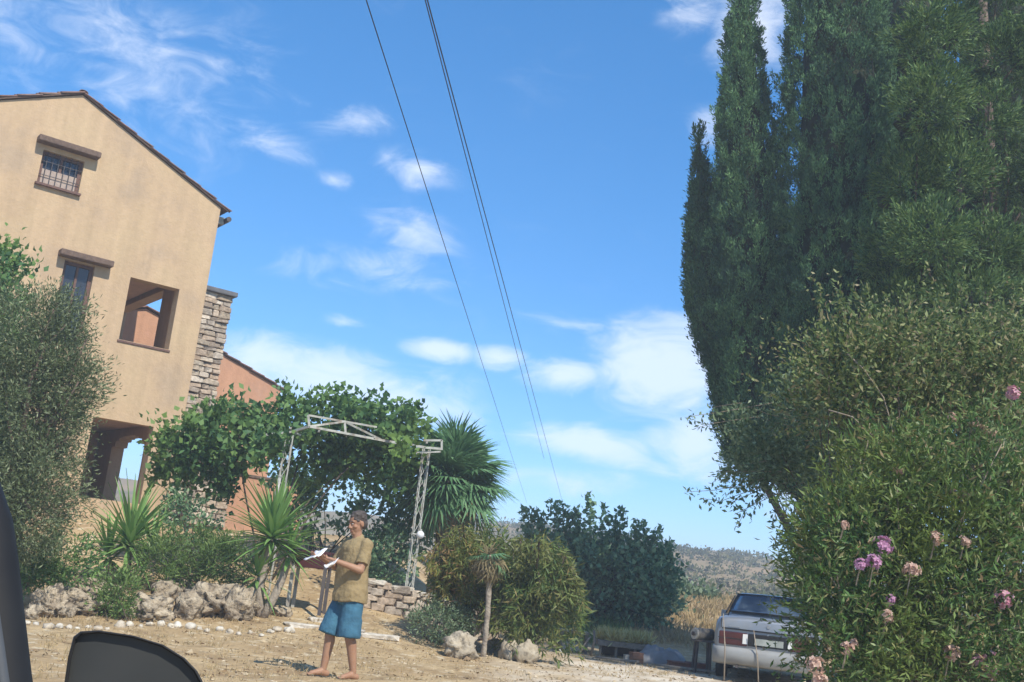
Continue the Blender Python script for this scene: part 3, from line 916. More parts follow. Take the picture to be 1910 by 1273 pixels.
# ------------------------------------------------------------------ boulders, rocks, edging stones
def rock_mesh(seed, sub=3, rough=.38, m=M_rock, freq=1.5):
    bm = bmesh.new(); bmesh.ops.create_icosphere(bm, subdivisions=sub, radius=.5)
    o_ = Vector((seed * 7.3, seed * 3.1, seed * 1.7))
    for v in bm.verts:
        d = v.co.normalized()
        k = mnoise.fractal(d * freq + o_, 1.0, 2.0, 4) * rough + mnoise.noise(d * 5 + o_) * .16 * rough / .38 + mnoise.noise(d * 12 + o_) * .05
        pit = max(0, mnoise.noise(d * 6.5 + o_ * 2) - .08) * .42 * rough / .38
        v.co = d * (.5 * (1 + k) - pit)
    me = bpy.data.meshes.new('rock'); bm.to_mesh(me); bm.free(); me.materials.append(m)
    me.polygons.foreach_set('use_smooth', [True] * len(me.polygons)); return me


def rock(px, py, wpx, hpx, seed, label, cat='rock', m=M_rock, group='rocks of the planted bed', ratio=.8, rot=None, name='rock'):
    """px,py: foot of the rock in the photo"""
    g = G(px, py); k = g[1] / FPX
    me = rock_mesh(seed, 4 if wpx > 60 else 3, .42, m)
    o = put(name, me); w_, h_ = wpx * k, hpx * k
    o.scale = (w_ * .98, w_ * ratio, h_ * 1.15); o.location = g + np.array([0, w_ * ratio * .25, h_ * .38])
    o.rotation_euler = (rng.uniform(-.15, .15), rng.uniform(-.12, .12), rot if rot is not None else rng.uniform(-.5, .5))
    return tag(o, label, cat, group)


rock(85, 1150, 80, 55, 1, 'tan weathered boulder at the far left end of the rocky bed')
rock(135, 1147, 110, 42, 2, 'long low pitted grey boulder beside the leftmost tan one')
rock(165, 1118, 90, 38, 3, 'pitted boulder lying on top of the left rock heap')
rock(112, 1122, 60, 34, 4, 'small rounded boulder on the back of the left rock heap')
rock(55, 1155, 30, 26, 5, 'little pale rock at the left foot of the left heap')
rock(275, 1158, 75, 48, 6, 'rounded pitted grey rock right of the green shrub')
rock(300, 1120, 55, 36, 7, 'small dark topped rock above the rounded pitted one')
rock(320, 1108, 80, 30, 21, 'brown flat rock at the back of the right heap')
rock(345, 1157, 55, 52, 8, 'upright slanting slab of rock in the middle of the right heap')
rock(395, 1150, 130, 62, 9, 'largest pitted boulder, in the middle of the right rock heap')
rock(437, 1158, 55, 66, 10, 'tall rounded boulder at the right end of the rock heap', ratio=1)
rock(405, 1115, 95, 26, 22, 'long low rock behind the largest pitted boulder')
rock(240, 1156, 30, 22, 11, 'small pale rock at the foot of the green shrub')
rock(310, 1160, 26, 20, 12, 'fist sized pale rock in front of the right heap')
rock(525, 1150, 38, 20, 13, 'small dark rock right of the stemmed yucca')
rock(855, 1228, 62, 48, 14, 'pale boulder at the end of the low garden wall', m=M_boulder, group='pale boulders beside the driveway')
rock(872, 1205, 22, 40, 15, 'narrow pale rock leaning behind the boulder at the wall end', m=M_boulder, group='pale boulders beside the driveway')
rock(922, 1222, 36, 30, 16, 'pale boulder right of the slim palm trunk', m=M_boulder, group='pale boulders beside the driveway')
rock(950, 1232, 40, 36, 17, 'middle one of the pale boulders right of the palm trunk', m=M_boulder, group='pale boulders beside the driveway')
rock(980, 1238, 46, 42, 18, 'rightmost pale boulder beside the driveway', m=M_boulder, group='pale boulders beside the driveway')
PEB = [rock_mesh(30 + i, 2, .3, M_white_stone, 1.2) for i in range(6)]
ORD = 'first second third fourth fifth sixth seventh eighth ninth tenth eleventh twelfth thirteenth fourteenth fifteenth sixteenth seventeenth eighteenth nineteenth twentieth'.split()
edge_lbl = lambda i, n_: '%s white stone from the %s end of the row edging the rocky bed' % ((ORD[i], 'left') if i <= n_ // 2 else (ORD[n_ - 1 - i], 'right'))
k = 0
for t in np.linspace(0, 1, 27):
    px = 52 + 488 * t + rng.uniform(-5, 5); py = 1167 + 15 * t + 5 * math.sin(t * 9) + rng.uniform(-3, 3) - (6 if t > .9 else 0)
    g = G(px, py); w_ = rng.uniform(11, 25) * g[1] / FPX
    o = put('edging_stone', PEB[k % 6]); k += 1
    o.scale = (w_, w_ * .8, w_ * rng.uniform(.5, .8)); o.location = g + np.array([0, 0, w_ * .16]); o.rotation_euler = (0, 0, rng.uniform(0, 6))
    tag(o, edge_lbl(k - 1, 27), 'stone', 'white stones edging the planted bed')
for (px, py, w_) in ((640, 1178, 70), (705, 1190, 80), (560, 1170, 60), (600, 1160, 50)):
    g = G(px, py); w_ = w_ * g[1] / FPX
    o = put('flat_stone', FLAGS[int(px) % 4]); o.scale = (w_, .35, .07); o.location = g + np.array([0, .1, .01]); o.rotation_euler = (0, 0, rng.uniform(-.3, .3))
    tag(o, {640: 'pale flat slab directly behind the bare legs of the person', 705: 'pale flat slab on the ground right of the person',
            560: 'pale flat slab left of the person', 600: 'pale flat slab just behind the leg on the left'}[px], 'stone slab', 'pale slabs lying behind the person')

# gravel and dry litter over the ground (uncountable)
ng = 5200
gxs = rng.uniform(-9, 6, ng); gys = rng.uniform(10.0, 22, ng)
gzs = ground_h(gxs, gys); gs = rng.gamma(2.0, .006, ng) + .005
okm = (gs < .07)
Vg = []; Fg_ = []
ico = [(0, 0, 1), (.9, 0, .1), (.2, .85, .2), (-.75, .5, 0), (-.7, -.55, .15), (.3, -.85, 0)]
icf = [(0, 1, 2), (0, 2, 3), (0, 3, 4), (0, 4, 5), (0, 5, 1)]
cs, sn = np.cos(rng.uniform(0, 6.28, ng)), np.sin(rng.uniform(0, 6.28, ng))
base_i = np.array(ico)
allv = np.stack([gxs[:, None] + (base_i[None, :, 0] * cs[:, None] - base_i[None, :, 1] * sn[:, None]) * gs[:, None],
                 gys[:, None] + (base_i[None, :, 0] * sn[:, None] + base_i[None, :, 1] * cs[:, None]) * gs[:, None],
                 gzs[:, None] + base_i[None, :, 2] * gs[:, None] * .7], -1)
allv += rng.normal(size=allv.shape) * gs[:, None, None] * .15
allf = (np.array(icf)[None] + 6 * np.arange(ng)[:, None, None]).reshape(-1, 3)
M_gravel = leaf_mat('gravel_stone', [(.22, .15, .09), (.34, .26, .15), (.44, .35, .22), (.50, .42, .30)], .95, 0.0)
gravel = obj('gravel', allv.reshape(-1, 3), allf.tolist(), M_gravel)
tag(gravel, 'loose stones and gravel scattered over the dry ground', 'gravel', kind='stuff')


def tufts(name, pts, nb, h, spread, m, label, cat='grass', width=.012):
    pts = np.asarray(pts, float); n_ = len(pts)
    c = np.repeat(pts, nb, 0) + rng.normal(size=(n_ * nb, 3)) * np.array([spread, spread, 0]) * .5
    d = rng.normal(size=(n_ * nb, 3)) * .45; d[:, 2] = 1
    hh = np.repeat(h * rng.uniform(.5, 1.3, n_), nb) * rng.uniform(.5, 1.1, n_ * nb)
    o = quads_obj(name, leaf_verts(c, d, hh, width, fold=.1), 4, m)
    return tag(o, label, cat, kind='stuff')


def scatter(region, n_):
    """random ground points whose photo position lies in px box"""
    out = []
    x0, x1, y0, y1 = region
    for _ in range(n_):
        out.append(G(rng.uniform(x0, x1), rng.uniform(y0, y1)))
    return np.array(out)


tufts('dry_grass', np.concatenate([scatter((60, 1000, 1150, 1273), 480), scatter((60, 520, 1125, 1165), 160), scatter((1080, 1330, 1180, 1262), 160)]), 9, .08, .10, L_dry, 'thin dry grass tufts scattered over the sandy ground', width=.008)
lp_ = np.stack([rng.uniform(-9, 5, 7000), 10.3 + 11 * rng.random(7000) ** 1.3, np.zeros(7000)], -1)
lp_ = lp_[np.array([mnoise.noise(Vector((p[0] * .9, p[1] * 1.6, 2))) > -.05 for p in lp_])]
lp_[:, 2] = ground_h(lp_[:, 0], lp_[:, 1]) + .012
ld_ = rng.normal(size=lp_.shape); ld_[:, 2] *= .25
tag(quads_obj('leaf_litter', leaf_verts(lp_, ld_, rng.uniform(.02, .075, len(lp_)), rng.uniform(.008, .03, len(lp_)), fold=.3), 4,
              leaf_mat('dead_leaves', [(.10, .065, .035), (.17, .11, .06), (.26, .19, .10), (.13, .10, .06)], .9, .1)),
    'dead leaves and twigs littering the sandy ground', 'litter', kind='stuff')
far_pts = [(x, y) for x, y in zip(rng.uniform(3.2, 12, 2600), rng.uniform(24.5, 40, 2600)) if abs(x - (3.0 + (y - 24) * .16)) > .3]
far_pts = np.array([onground(x, y) for x, y in far_pts])
tufts('tall_dry_grass', far_pts[::2], 14, .32, .25, L_dry, 'tall golden dry grass on the slope behind the parked car', width=.03)
mid_pts = np.array([onground(x, y) for x, y in zip(rng.uniform(-1, 3.3, 600), rng.uniform(23, 32, 600))])
tufts('weeds', mid_pts, 10, .45, .2, L_green, 'green weeds under the broad tree beyond the driveway', 'weeds', width=.03)

# ------------------------------------------------------------------ trees and shrubs
def wood_part(mbx, name, m, parent): return mbx.build(name, m, parent, True)


def shrub(name, label, cat, base, ells, ncl, per, cr, L, Wd, m, k=4, shell=.5, up=.3, out=.7, rnd=.7, stems=8, bark=M_bark, group=None, sr=.02, trunk=None, extra=None, fold=.2, stem_name='stem'):
    t = thing(name, label, cat, base, group)
    cen, d, Cc = clumps(ells, ncl, per, cr, shell, up, out, rnd)
    gz_ = ground_h(cen[:, 0], cen[:, 1]); keep = cen[:, 2] > gz_ + .02
    cen, d = cen[keep], d[keep]
    V = leaf_verts(cen, d, L * rng.uniform(.6, 1.25, len(cen)), Wd * rng.uniform(.7, 1.2, len(cen)), k, fold)
    if extra is not None: V = np.concatenate([V, extra])
    quads_obj('crown', V, k, m, t)
    w = MB(); top = np.array(base, float)
    if trunk:
        top = np.array(trunk['top'], float); w.tube(limb_path(np.array(base) - [0, 0, .1], top, .0, 6), np.linspace(trunk['r'], trunk['r'] * .7, 6), 10)
        w.build('trunk', bark, t, True); w = MB()
    pick = Cc[rng.choice(len(Cc), min(stems, len(Cc)), replace=False)]
    for c in pick:
        st = top if trunk else np.array(base) + np.append(rng.normal(size=2) * .12, 0)
        w.tube(limb_path(st, c, .1), np.linspace(sr, sr * .3, 5), 6)
    if stems: w.build('limb' if trunk else stem_name, bark, t, True)
    return t


def sprigs(ells, n_, ln, per, L, Wd, k=4, up=.5):
    """leafy shoots that stick out of a crown and break its outline"""
    out = []; w_ = np.array([np.prod(r) ** (2 / 3) for c, r in ells]); w_ /= w_.sum()
    for i in rng.choice(len(ells), n_, p=w_):
        c, r = ells[i]; u = unit(rng.normal(size=3) + [0, -.2, .45]); p0 = c + u * r * .9
        d = unit(u + ZUP_ * up + rng.normal(size=3) * .3); l_ = ln * rng.uniform(.5, 1.3)
        q = np.linspace(.1, 1, per)[:, None]; cen_ = p0 + d * l_ * q + ZUP_ * (-.12 * l_) * q ** 2
        dd = d * .7 + rng.normal(size=(per, 3)) * .75
        out.append(leaf_verts(cen_, dd, L * rng.uniform(.7, 1.2, per) * (1.1 - .5 * q[:, 0]), Wd, k))
    return np.concatenate(out)


ZUP_ = np.array([0, 0, 1.])


def E_(px, py, Y, rx, ry, rz):
    """ellipsoid: centre at a photo position and depth, radii rx, rz in photo pixels at that depth, ry in metres"""
    k_ = Y / FPX
    return (P(px, py, Y), np.array([rx * k_, ry, rz * k_]))


# olive tree in front of the house, leafy tree at the left edge
shrub('olive_tree', 'silver green olive tree in front of the ochre house at the left edge', 'tree', G(60, 1085),
      [E_(60, 640, 14.5, 95, .8, 110), E_(80, 760, 14.5, 95, .9, 170), E_(10, 800, 14.8, 120, 1, 190), E_(75, 920, 14.3, 85, .8, 110), E_(140, 730, 14.6, 50, .5, 70),
       E_(30, 960, 14.5, 100, .8, 90), E_(125, 610, 14.6, 35, .4, 60)],
      900, 60, .17, .075, .017, L_olive, stems=30, sr=.04, trunk=dict(top=P(40, 930, 14.6), r=.11), shell=.35, up=.25)
shrub('broadleaf_tree', 'bright green leafy tree behind the olive at the left edge', 'tree', onground(*P(-60, 1000, 16)[:2]),
      [E_(-40, 560, 16, 85, .8, 130), E_(-20, 700, 16, 110, .8, 150), E_(-70, 820, 16, 120, .8, 150), E_(0, 500, 16, 26, .3, 40)],
      240, 36, .2, .12, .07, L_vine, k=6, stems=14, sr=.04, trunk=dict(top=P(-60, 850, 16), r=.1))
# hedge foot under the olive and behind the rocks
shrub('shrub', 'low dark green shrub under the olive tree beside the car pillar', 'shrub', G(110, 1085), [E_(110, 1045, 15.6, 75, .5, 45), E_(70, 1065, 15.5, 45, .4, 30)], 90, 34, .1, .09, .028, L_vine, stems=8, sr=.01)
shrub('shrub', 'tangled green weeds between the two yuccas', 'shrub', G(360, 1085), [E_(345, 1035, 17.6, 80, .6, 50), E_(420, 1050, 17.6, 55, .5, 45), E_(300, 1050, 17.4, 50, .5, 40)], 130, 44, .11, .11, .02, L_green, stems=10, sr=.01, up=.6)
shrub('shrub', 'bright green shrub growing between the two rock heaps', 'shrub', G(220, 1158), [E_(222, 1110, 15.4, 42, .3, 45), E_(205, 1130, 15.3, 30, .3, 28)], 60, 40, .09, .07, .022, L_green, stems=8, sr=.008, up=.6)
shrub('shrub', 'dark leafy shrub in front of the stone oven', 'shrub', G(360, 1065), [E_(345, 960, 18.8, 40, .4, 50), E_(375, 985, 18.8, 32, .4, 30)], 40, 30, .12, .09, .04, L_fig, stems=8, sr=.012)
shrub('shrub', 'grey green shrub at the foot of the low garden wall', 'shrub', G(815, 1196), [E_(815, 1165, 16.8, 55, .4, 32), E_(850, 1160, 16.9, 30, .3, 25)], 75, 40, .09, .06, .022, L_shrub, stems=8, sr=.008, up=.4)
shrub('shrub', 'small green shrub behind the low wall by the lattice post', 'shrub', onground(*P(700, 1080, 21)[:2]), [E_(730, 1040, 21, 60, .6, 55), E_(680, 1050, 21, 40, .5, 50)], 80, 36, .14, .10, .05, L_fig, stems=8, sr=.012)

# grape vine over the pergola
vine = [E_(360, 830, 19, 70, .6, 60), E_(440, 810, 19, 95, .8, 62), E_(530, 790, 19.3, 100, .8, 42), E_(620, 775, 19.6, 90, .8, 36), E_(705, 785, 19.6, 80, .8, 38), E_(755, 795, 19.6, 45, .6, 30),
        E_(580, 850, 20.2, 120, .6, 55), E_(680, 855, 20.2, 95, .6, 55), E_(420, 870, 19.4, 45, .5, 55), E_(330, 865, 19, 42, .4, 45), E_(740, 850, 20.3, 40, .5, 40), E_(750, 832, 18.0, 32, .25, 20), E_(505, 835, 17.9, 26, .2, 30)]
shoots = []
for (px, py, hpx) in ((530, 745, 45), (524, 742, 40), (775, 770, 32), (760, 775, 25), (660, 768, 30), (705, 762, 22), (600, 760, 22), (725, 765, 26), (560, 760, 20)):
    for q in range(16):
        shoots.append(P(px + rng.normal() * 7 + q * .3, py - hpx * q / 16 + 8, 19.3))
shoots = np.array(shoots)
vx = leaf_verts(shoots, rng.normal(size=shoots.shape) + [0, 0, .4], .11, .10, 6, .15)
vt = shrub('grape_vine', 'dense green vine spread over the white pergola', 'vine', onground(*P(520, 950, 19.3)[:2]), vine, 330, 32, .20, .12, .115, L_vine, k=6, shell=.3, up=.15, out=.4, rnd=.8, stems=0, extra=vx, fold=.12)
w = MB()
b0 = np.array(vt.location)
for k in range(5):
    c = vine[6 + k % 3][0] + rng.normal(size=3) * .3
    w.tube(limb_path(b0 + np.append(rng.normal(size=2) * .06, 0), c, .3, 7), np.linspace(.022, .010, 7), 6)
w.build('stem', M_bark, vt, True)
shrub('vine_thicket', 'dark shaded climber hanging behind the person under the pergola', 'vine', onground(*P(600, 1020, 21.5)[:2]),
      [E_(560, 900, 21.5, 55, .5, 40), E_(650, 895, 21.5, 70, .5, 45), E_(720, 920, 21.5, 55, .5, 80), E_(760, 960, 21.8, 60, .5, 90), E_(600, 960, 21.5, 60, .4, 60), E_(690, 1000, 21.5, 70, .5, 70)],
      120, 26, .2, .11, .095, L_fig, k=6, stems=14, sr=.015, shell=.3)

# broad tree with upright shoots in the middle distance
Y = 27.0
tips = [(975, 945), (995, 950), (1030, 935), (1045, 940), (1075, 950), (1100, 925), (1128, 945), (1160, 950), (1190, 970), (1205, 975), (1230, 985), (1252, 1010), (1010, 960), (1060, 955), (1145, 965), (1215, 1000), (985, 985), (1235, 1030)]
sh = []
for (px, py) in tips:
    n_ = 150
    t = rng.random(n_) ** .7
    for q in t: sh.append(P(px + (1110 - px) * .22 * (1 - q) + rng.normal() * (4.2 + 4 * (1 - q)), py + (1 - q) * 130 + rng.normal() * 2, Y + rng.normal() * .12 + (px % 7 - 3) * .12))
sh = np.array(sh)
ex = leaf_verts(sh, rng.normal(size=sh.shape) + [0, 0, .5], .15, .10, 6, .15)
shrub('broad_tree', 'broad dark green tree with upright leafy shoots beyond the driveway', 'tree', onground(*P(1120, 1150, Y)[:2]),
      [E_(1090, 1078, Y, 105, 1.2, 70), E_(1160, 1085, Y, 90, 1.2, 72), E_(1025, 1070, Y, 65, 1, 62), E_(1215, 1090, Y, 50, .8, 60), E_(1190, 1130, Y, 55, .8, 40), E_(1105, 1050, Y, 115, 1, 42), E_(1040, 1120, Y, 50, .8, 50)],
      440, 30, .24, .15, .11, L_fig, k=6, shell=.45, stems=26, sr=.05, trunk=dict(top=P(1115, 1110, Y), r=.14), extra=ex)
for (px, py, Y_, rx, rz, lb) in ((1215, 1150, 31, 55, 30, 'low green bush right of the broad tree'), (1275, 1125, 36, 60, 28, 'olive green bush in front of the far hill'), (1200, 1120, 40, 60, 30, 'bush behind the broad tree before the hill')):
    shrub('bush', lb, 'bush', onground(*P(px, py, Y_)[:2]), [E_(px, py, Y_, rx, 1.0, rz), E_(px + rx * .5, py + 8, Y_, rx * .6, .8, rz * .8)], 90, 26, .3, .22, .13, L_shrub, stems=6, sr=.03)

# yellowing shrub and drooping green shrub beside the slim palm
def droop(name, label, base, px0, px1, py0, py1, Y, nst, m, L=.2, Wd=.026, hpx=200):
    t = thing(name, label, 'shrub', base); V = []; w = MB()
    for k in range(nst):
        px = rng.uniform(px0, px1); mid_ = (px0 + px1) / 2; nn_ = (px - mid_) / ((px1 - px0) / 2); top = P(px, py0 + 38 * nn_ * nn_ + rng.uniform(-10, 80), Y + rng.normal() * .35)
        end = P(px + (px - (px0 + px1) / 2) * .45 + rng.normal() * 12, rng.uniform(py0 + (py1 - py0) * .35, py1), Y - .25 + rng.normal() * .3)
        tt = np.linspace(0, 1, 14)[:, None]
        mid = (top + end) / 2 + np.array([(end - top)[0] * .3, -.05, .12])
        pth = (1 - tt) ** 2 * top + 2 * tt * (1 - tt) * mid + tt ** 2 * end
        if k % 4 == 0: w.tube(np.concatenate([[np.array(base)], pth[:10:3]]), np.linspace(.016, .004, 5), 5)
        c = np.repeat(pth, 6, 0) + rng.normal(size=(84, 3)) * .03
        d = rng.normal(size=(84, 3)) * .65 + np.array([(px - (px0 + px1) / 2) / 100, -.15, -.55])
        V.append(leaf_verts(c, d, L * rng.uniform(.6, 1.2, 84), Wd))
    quads_obj('crown', np.concatenate(V), 4, m, t); w.build('stem', M_bark, t, True)
    return t


droop('yellowing_shrub', 'yellow and orange tinged drooping shrub left of the slim palm trunk', G(868, 1196), 826, 890, 985, 1125, 17.3, 60, L_yellow, .13, .024)
droop('weeping_shrub', 'olive green drooping shrub right of the slim palm trunk', G(985, 1226), 945, 1055, 1000, 1236, 17.2, 95, L_weep, .17, .026)
droop('weeping_shrub', 'green shrub with hanging leaves behind the slim palm trunk', G(905, 1190), 840, 970, 985, 1190, 17.75, 90, L_weep, .17, .03)

# ------------------------------------------------------------------ palms
def fan_mesh(seed, nl=26, L=.62, m=L_palm, droopk=.25):
    r_ = np.random.default_rng(seed); V = []; F = []
    for i in range(nl):
        a = math.radians(-128 + 256 * i / (nl - 1)) + r_.normal() * .03; l_ = L * (1 - .25 * abs(i / (nl - 1) - .5) * 2) * r_.uniform(.85, 1.1)
        d = np.array([math.sin(a), math.cos(a), 0]); s_ = np.array([d[1], -d[0], 0]); wd = .022
        k = len(V)
        V += [np.zeros(3) + s_ * .004, d * l_ * .55 + s_ * wd + [0, 0, -droopk * .12 * l_], d * l_ * 1.0 + [0, 0, -droopk * l_ * r_.uniform(.5, 1.4)], d * l_ * .55 - s_ * wd + [0, 0, -droopk * .12 * l_ + .01]]
        F += [(k, k + 1, k + 2, k + 3)]
    # petiole
    pb = MB().tube([(0, -.55, -.05), (0, -.25, 0), (0, 0, 0)], [.014, .010, .007], 5)
    k = len(V); V += pb.V; F += [tuple(i + k for i in f) for f in pb.F]
    return build_mesh('frond', V, F, m)


FANS = [fan_mesh(i) for i in range(4)]
FANS_DRY = [fan_mesh(10 + i, 20, .5, L_palm_dry, .7) for i in range(2)]


def palm(name, label, base, head, nfr, R, trunk_r, dry=8, el=(-.5, 1.4), sc=1.0, bark=M_bark):
    t = thing(name, label, 'palm', base)
    pts = [np.array(base) + (np.array(head) - base) * q + np.array([math.sin(q * 3) * .03, 0, 0]) for q in np.linspace(-.05, 1, 12)]
    w = MB().tube(pts, [trunk_r * (1.08 if i % 2 else .92) for i in range(12)], 10)
    w.build('trunk', bark, t, True)
    for k in range(nfr + dry):
        isdry = k >= nfr
        az = k * 2.399 + rng.normal() * .2; e = rng.uniform(*el) if not isdry else rng.uniform(-1.25, -.35)
        d = np.array([math.cos(az) * math.cos(e), math.sin(az) * math.cos(e), math.sin(e)])
        side = unit(np.cross(d, ZUP + rng.normal(size=3) * .15)); up = np.cross(side, d)
        o = put('frond', (FANS_DRY if isdry else FANS)[k % (2 if isdry else 4)], t)
        s_ = sc * rng.uniform(.85, 1.12)
        place_axes(o, np.array(head) + d * R * rng.uniform(.55, 1.0), side, d, up, t, (s_, s_, s_))
    return t


Yp = 21.0
pb_ = onground(*P(808, 1085, Yp)[:2])
palm('fan_palm', 'large fan palm with a dense round crown behind the pergola', pb_, P(842, 900, Yp), 120, .72, .16, dry=18, el=(-1.05, 1.45), sc=1.18)
pb2 = G(901, 1226)
palm('slim_palm', 'slim young palm with a thin pale trunk beside the driveway', pb2, P(912, 1035, pb2[1]), 4, .2, .042, dry=20, el=(-.9, .3), sc=.58, bark=M_palebark)

# ------------------------------------------------------------------ yuccas
def blade_mesh(seed):
    r_ = np.random.default_rng(seed); V = []; F = []; n_ = 6; bend = r_.uniform(.0, .22)
    for i in range(n_ + 1):
        t = i / n_; wd = .036 * (1 - t ** 2.2) * (.55 + .45 * min(1, t * 4)) + .001
        z_ = -bend * t ** 2; V += [(-wd, t, z_ + .012 * (1 - t)), (0, t, z_ - .006), (wd, t, z_ + .012 * (1 - t))]
    for i in range(n_):
        a = i * 3; F += [(a, a + 1, a + 4, a + 3), (a + 1, a + 2, a + 5, a + 4)]
    return build_mesh('leaf', V, F, L_yucca, True)


BLADES = [blade_mesh(i) for i in range(6)]


def yucca(label, base, heads, trunk_r, group='yuccas in the planted bed'):
    t = thing('yucca', label, 'yucca', base, group)
    w = MB()
    for h, _, _, _ in heads: w.tube(limb_path(np.array(base) - [0, 0, .05], h, 0, 6), np.linspace(trunk_r, trunk_r * .8, 6), 9)
    w.build('trunk', M_palebark, t, True)
    for h, nb, L, lo in heads:
        for k in range(nb):
            az = k * 2.399 + rng.normal() * .15; e = lo + (1.45 - lo) * (k / nb) ** .9 + rng.normal() * .08
            d = np.array([math.cos(az) * math.cos(e), math.sin(az) * math.cos(e), math.sin(e)])
            side = unit(np.cross(d, ZUP)); up = np.cross(side, d)
            o = put('leaf', BLADES[rng.integers(6)], t); l_ = L * rng.uniform(.75, 1.1)
            place_axes(o, np.array(h) + d * .03 + ZUP * (k / nb) * .12, side, d, up, t, (rng.uniform(.8, 1.15), l_, 1 * l_))
    return t


y1 = G(235, 1092); y2 = G(487, 1152)
yucca('broad yucca with long arching blades behind the left rocks', y1, [(P(240, 1020, y1[1]), 80, 1.05, -.5), (P(200, 1045, y1[1] + .1), 40, .8, -.5), (P(280, 1040, y1[1] + .1), 36, .75, -.5)], .06)
yucca('spiky yucca on a short stem left of the standing person', y2, [(P(507, 1010, y2[1]), 110, .92, -.5), (P(478, 1085, y2[1] + .05), 34, .6, -1.2), (P(540, 1035, y2[1] + .1), 36, .5, -.9)], .07)

# ------------------------------------------------------------------ pergola of white lattice steel
Yl, Yr = 18.2, 18.6
pr_base = G(757, 1147); Yr = pr_base[1]
pl_top = P(540, 812, Yl); pr_top = P(795, 838, Yr)
pl_base = onground(pl_top[0], pl_top[1])
perg = thing('pergola', 'white painted lattice steel pergola carrying the green vine', 'pergola', (pl_base + pr_base) / 2)


def lattice_post(a, b, w=.115, r=.008):
    a = np.array(a, float); b = np.array(b, float)
    ex_, ey_ = np.array([.95, .3, 0]), np.array([-.3, .95, 0])
    m_ = MB(); cor = [(-1, -1), (1, -1), (1, 1), (-1, 1)]
    for cx, cy in cor:
        o_ = ex_ * cx * w / 2 + ey_ * cy * w / 2; m_.bar(a + o_, b + o_, r * 2, r * 2, (1, 0, 0))
    po = m_.build('post', M_whitepaint, perg)
    nseg = max(3, int(np.linalg.norm(b - a) / .24)); zig = MB()
    for k in range(nseg):
        p0 = a + (b - a) * k / nseg; p1 = a + (b - a) * (k + 1) / nseg
        for f_ in range(4):
            c0, c1 = cor[f_], cor[(f_ + 1) % 4]
            if k % 2: c0, c1 = c1, c0
            zig.bar(p0 + ex_ * c0[0] * w / 2 + ey_ * c0[1] * w / 2, p1 + ex_ * c1[0] * w / 2 + ey_ * c1[1] * w / 2, .009, .009, (1, 0, 0))
    zig.build('lattice', M_whitepaint, po)


lattice_post(pl_base - ZUP * .1, pl_top)
lattice_post(pr_base - ZUP * .1, pr_base + ZUP * (pr_top[2] - pr_base[2]) + (pr_top - pr_base) * np.array([.25, .25, 0]))
# front truss beam: kinked chord from the left post up to the girder, girder running right
T1, T2 = P(577, 796, Yl - .25), P(714, 822, Yr - .3)
T3, T4 = P(575, 775, Yl - .25), P(702, 797, Yr - .3)
RE1, RE2 = P(792, 835, Yr - .35), P(824, 838, Yr - .3)
mb = MB(); mb.bar(T1, T2, .038, .038); mb.bar(T3, T4, .032, .032); mb.bar(P(490, 812, Yl), P(545, 806, Yl), .035, .035); mb.bar(P(545, 806, Yl), T1, .04, .04)
mb.bar(T2, RE1, .045, .045); mb.bar(RE1, RE2, .04, .04); mb.bar(P(790, 822, Yr - .3), P(824, 822, Yr - .3), .035, .035); mb.bar(P(824, 821, Yr - .3), P(824, 840, Yr - .3), .035, .035)
mb.bar(P(775, 845, Yr - .3), P(822, 843, Yr - .3), .03, .03)
beam = mb.build('beam', M_whitepaint, perg)
mb = MB()
Tm_b = T1 + (T2 - T1) * .48; Tm_t = T3 + (T4 - T3) * .52
for a, b in ((T1, T3), (Tm_b, Tm_t), (T1, Tm_t), (Tm_t, T2), (P(545, 806, Yl), P(561, 812, Yl)), (P(520, 810, Yl), P(532, 822, Yl))): mb.bar(a, b, .034, .034, (0, 1, 0.1))
mb.build('brace', M_whitepaint, beam)
# cross rails running back under the leaves
mb = MB()
for q in np.linspace(0, 1, 6):
    a = pl_top + (pr_top - pl_top) * q + ZUP * .12; mb.bar(a, a + np.array([-.5, 2.6, .25]), .035, .035)
mb.bar(pl_top + np.array([-.5, 2.6, .37]), pr_top + np.array([-.5, 2.6, .37]), .04, .04)
mb.build('rail', M_whitepaint, perg)
for q in (pl_top, pr_top):
    b_ = onground(q[0] - .5, q[1] + 2.6); lattice_post(b_, np.array([b_[0], b_[1], q[2] + .35]), .13)
# white globe lamp on the right post
lp = P(784, 998, Yr - .12)
lamp = thing('globe_lamp', 'small white globe lamp on the right lattice post', 'lamp', lp)
bm = bmesh.new(); bmesh.ops.create_uvsphere(bm, u_segments=18, v_segments=12, radius=.07); me = bpy.data.meshes.new('globe'); bm.to_mesh(me); bm.free()
me.materials.append(mat('white_globe', (.75, .76, .76), .35)); me.polygons.foreach_set('use_smooth', [True] * len(me.polygons)); put('globe', me, lamp)
MB().tube([lp - ZUP * .02 + np.array([-.13, 0, .02]), lp + np.array([-.04, 0, 0])], .016, 8).build('bracket', M_whitepaint, lamp)
MB().tube([lp + ZUP * .05, lp + ZUP * .1], [.03, .02], 10).build('cap', M_whitepaint, lamp)
# white fluorescent tube holder beside the left post
q0, q1 = P(514, 928, Yl - .3), P(522, 890, Yl - .3)
flag_ = thing('white_bin_liner', 'narrow white pipe standing beside the left lattice post', 'pipe', onground(q0[0], q0[1])); flag_.name = 'white_pipe'
MB().tube([onground(q0[0], q0[1]), q0, q1], [.03, .03, .028], 10).build('pipe', M_whitepaint, flag_, True)
MB().tube([q1, q1 + ZUP * .03], [.036, .036], 10).build('pipe_cap', M_whitepaint, flag_)

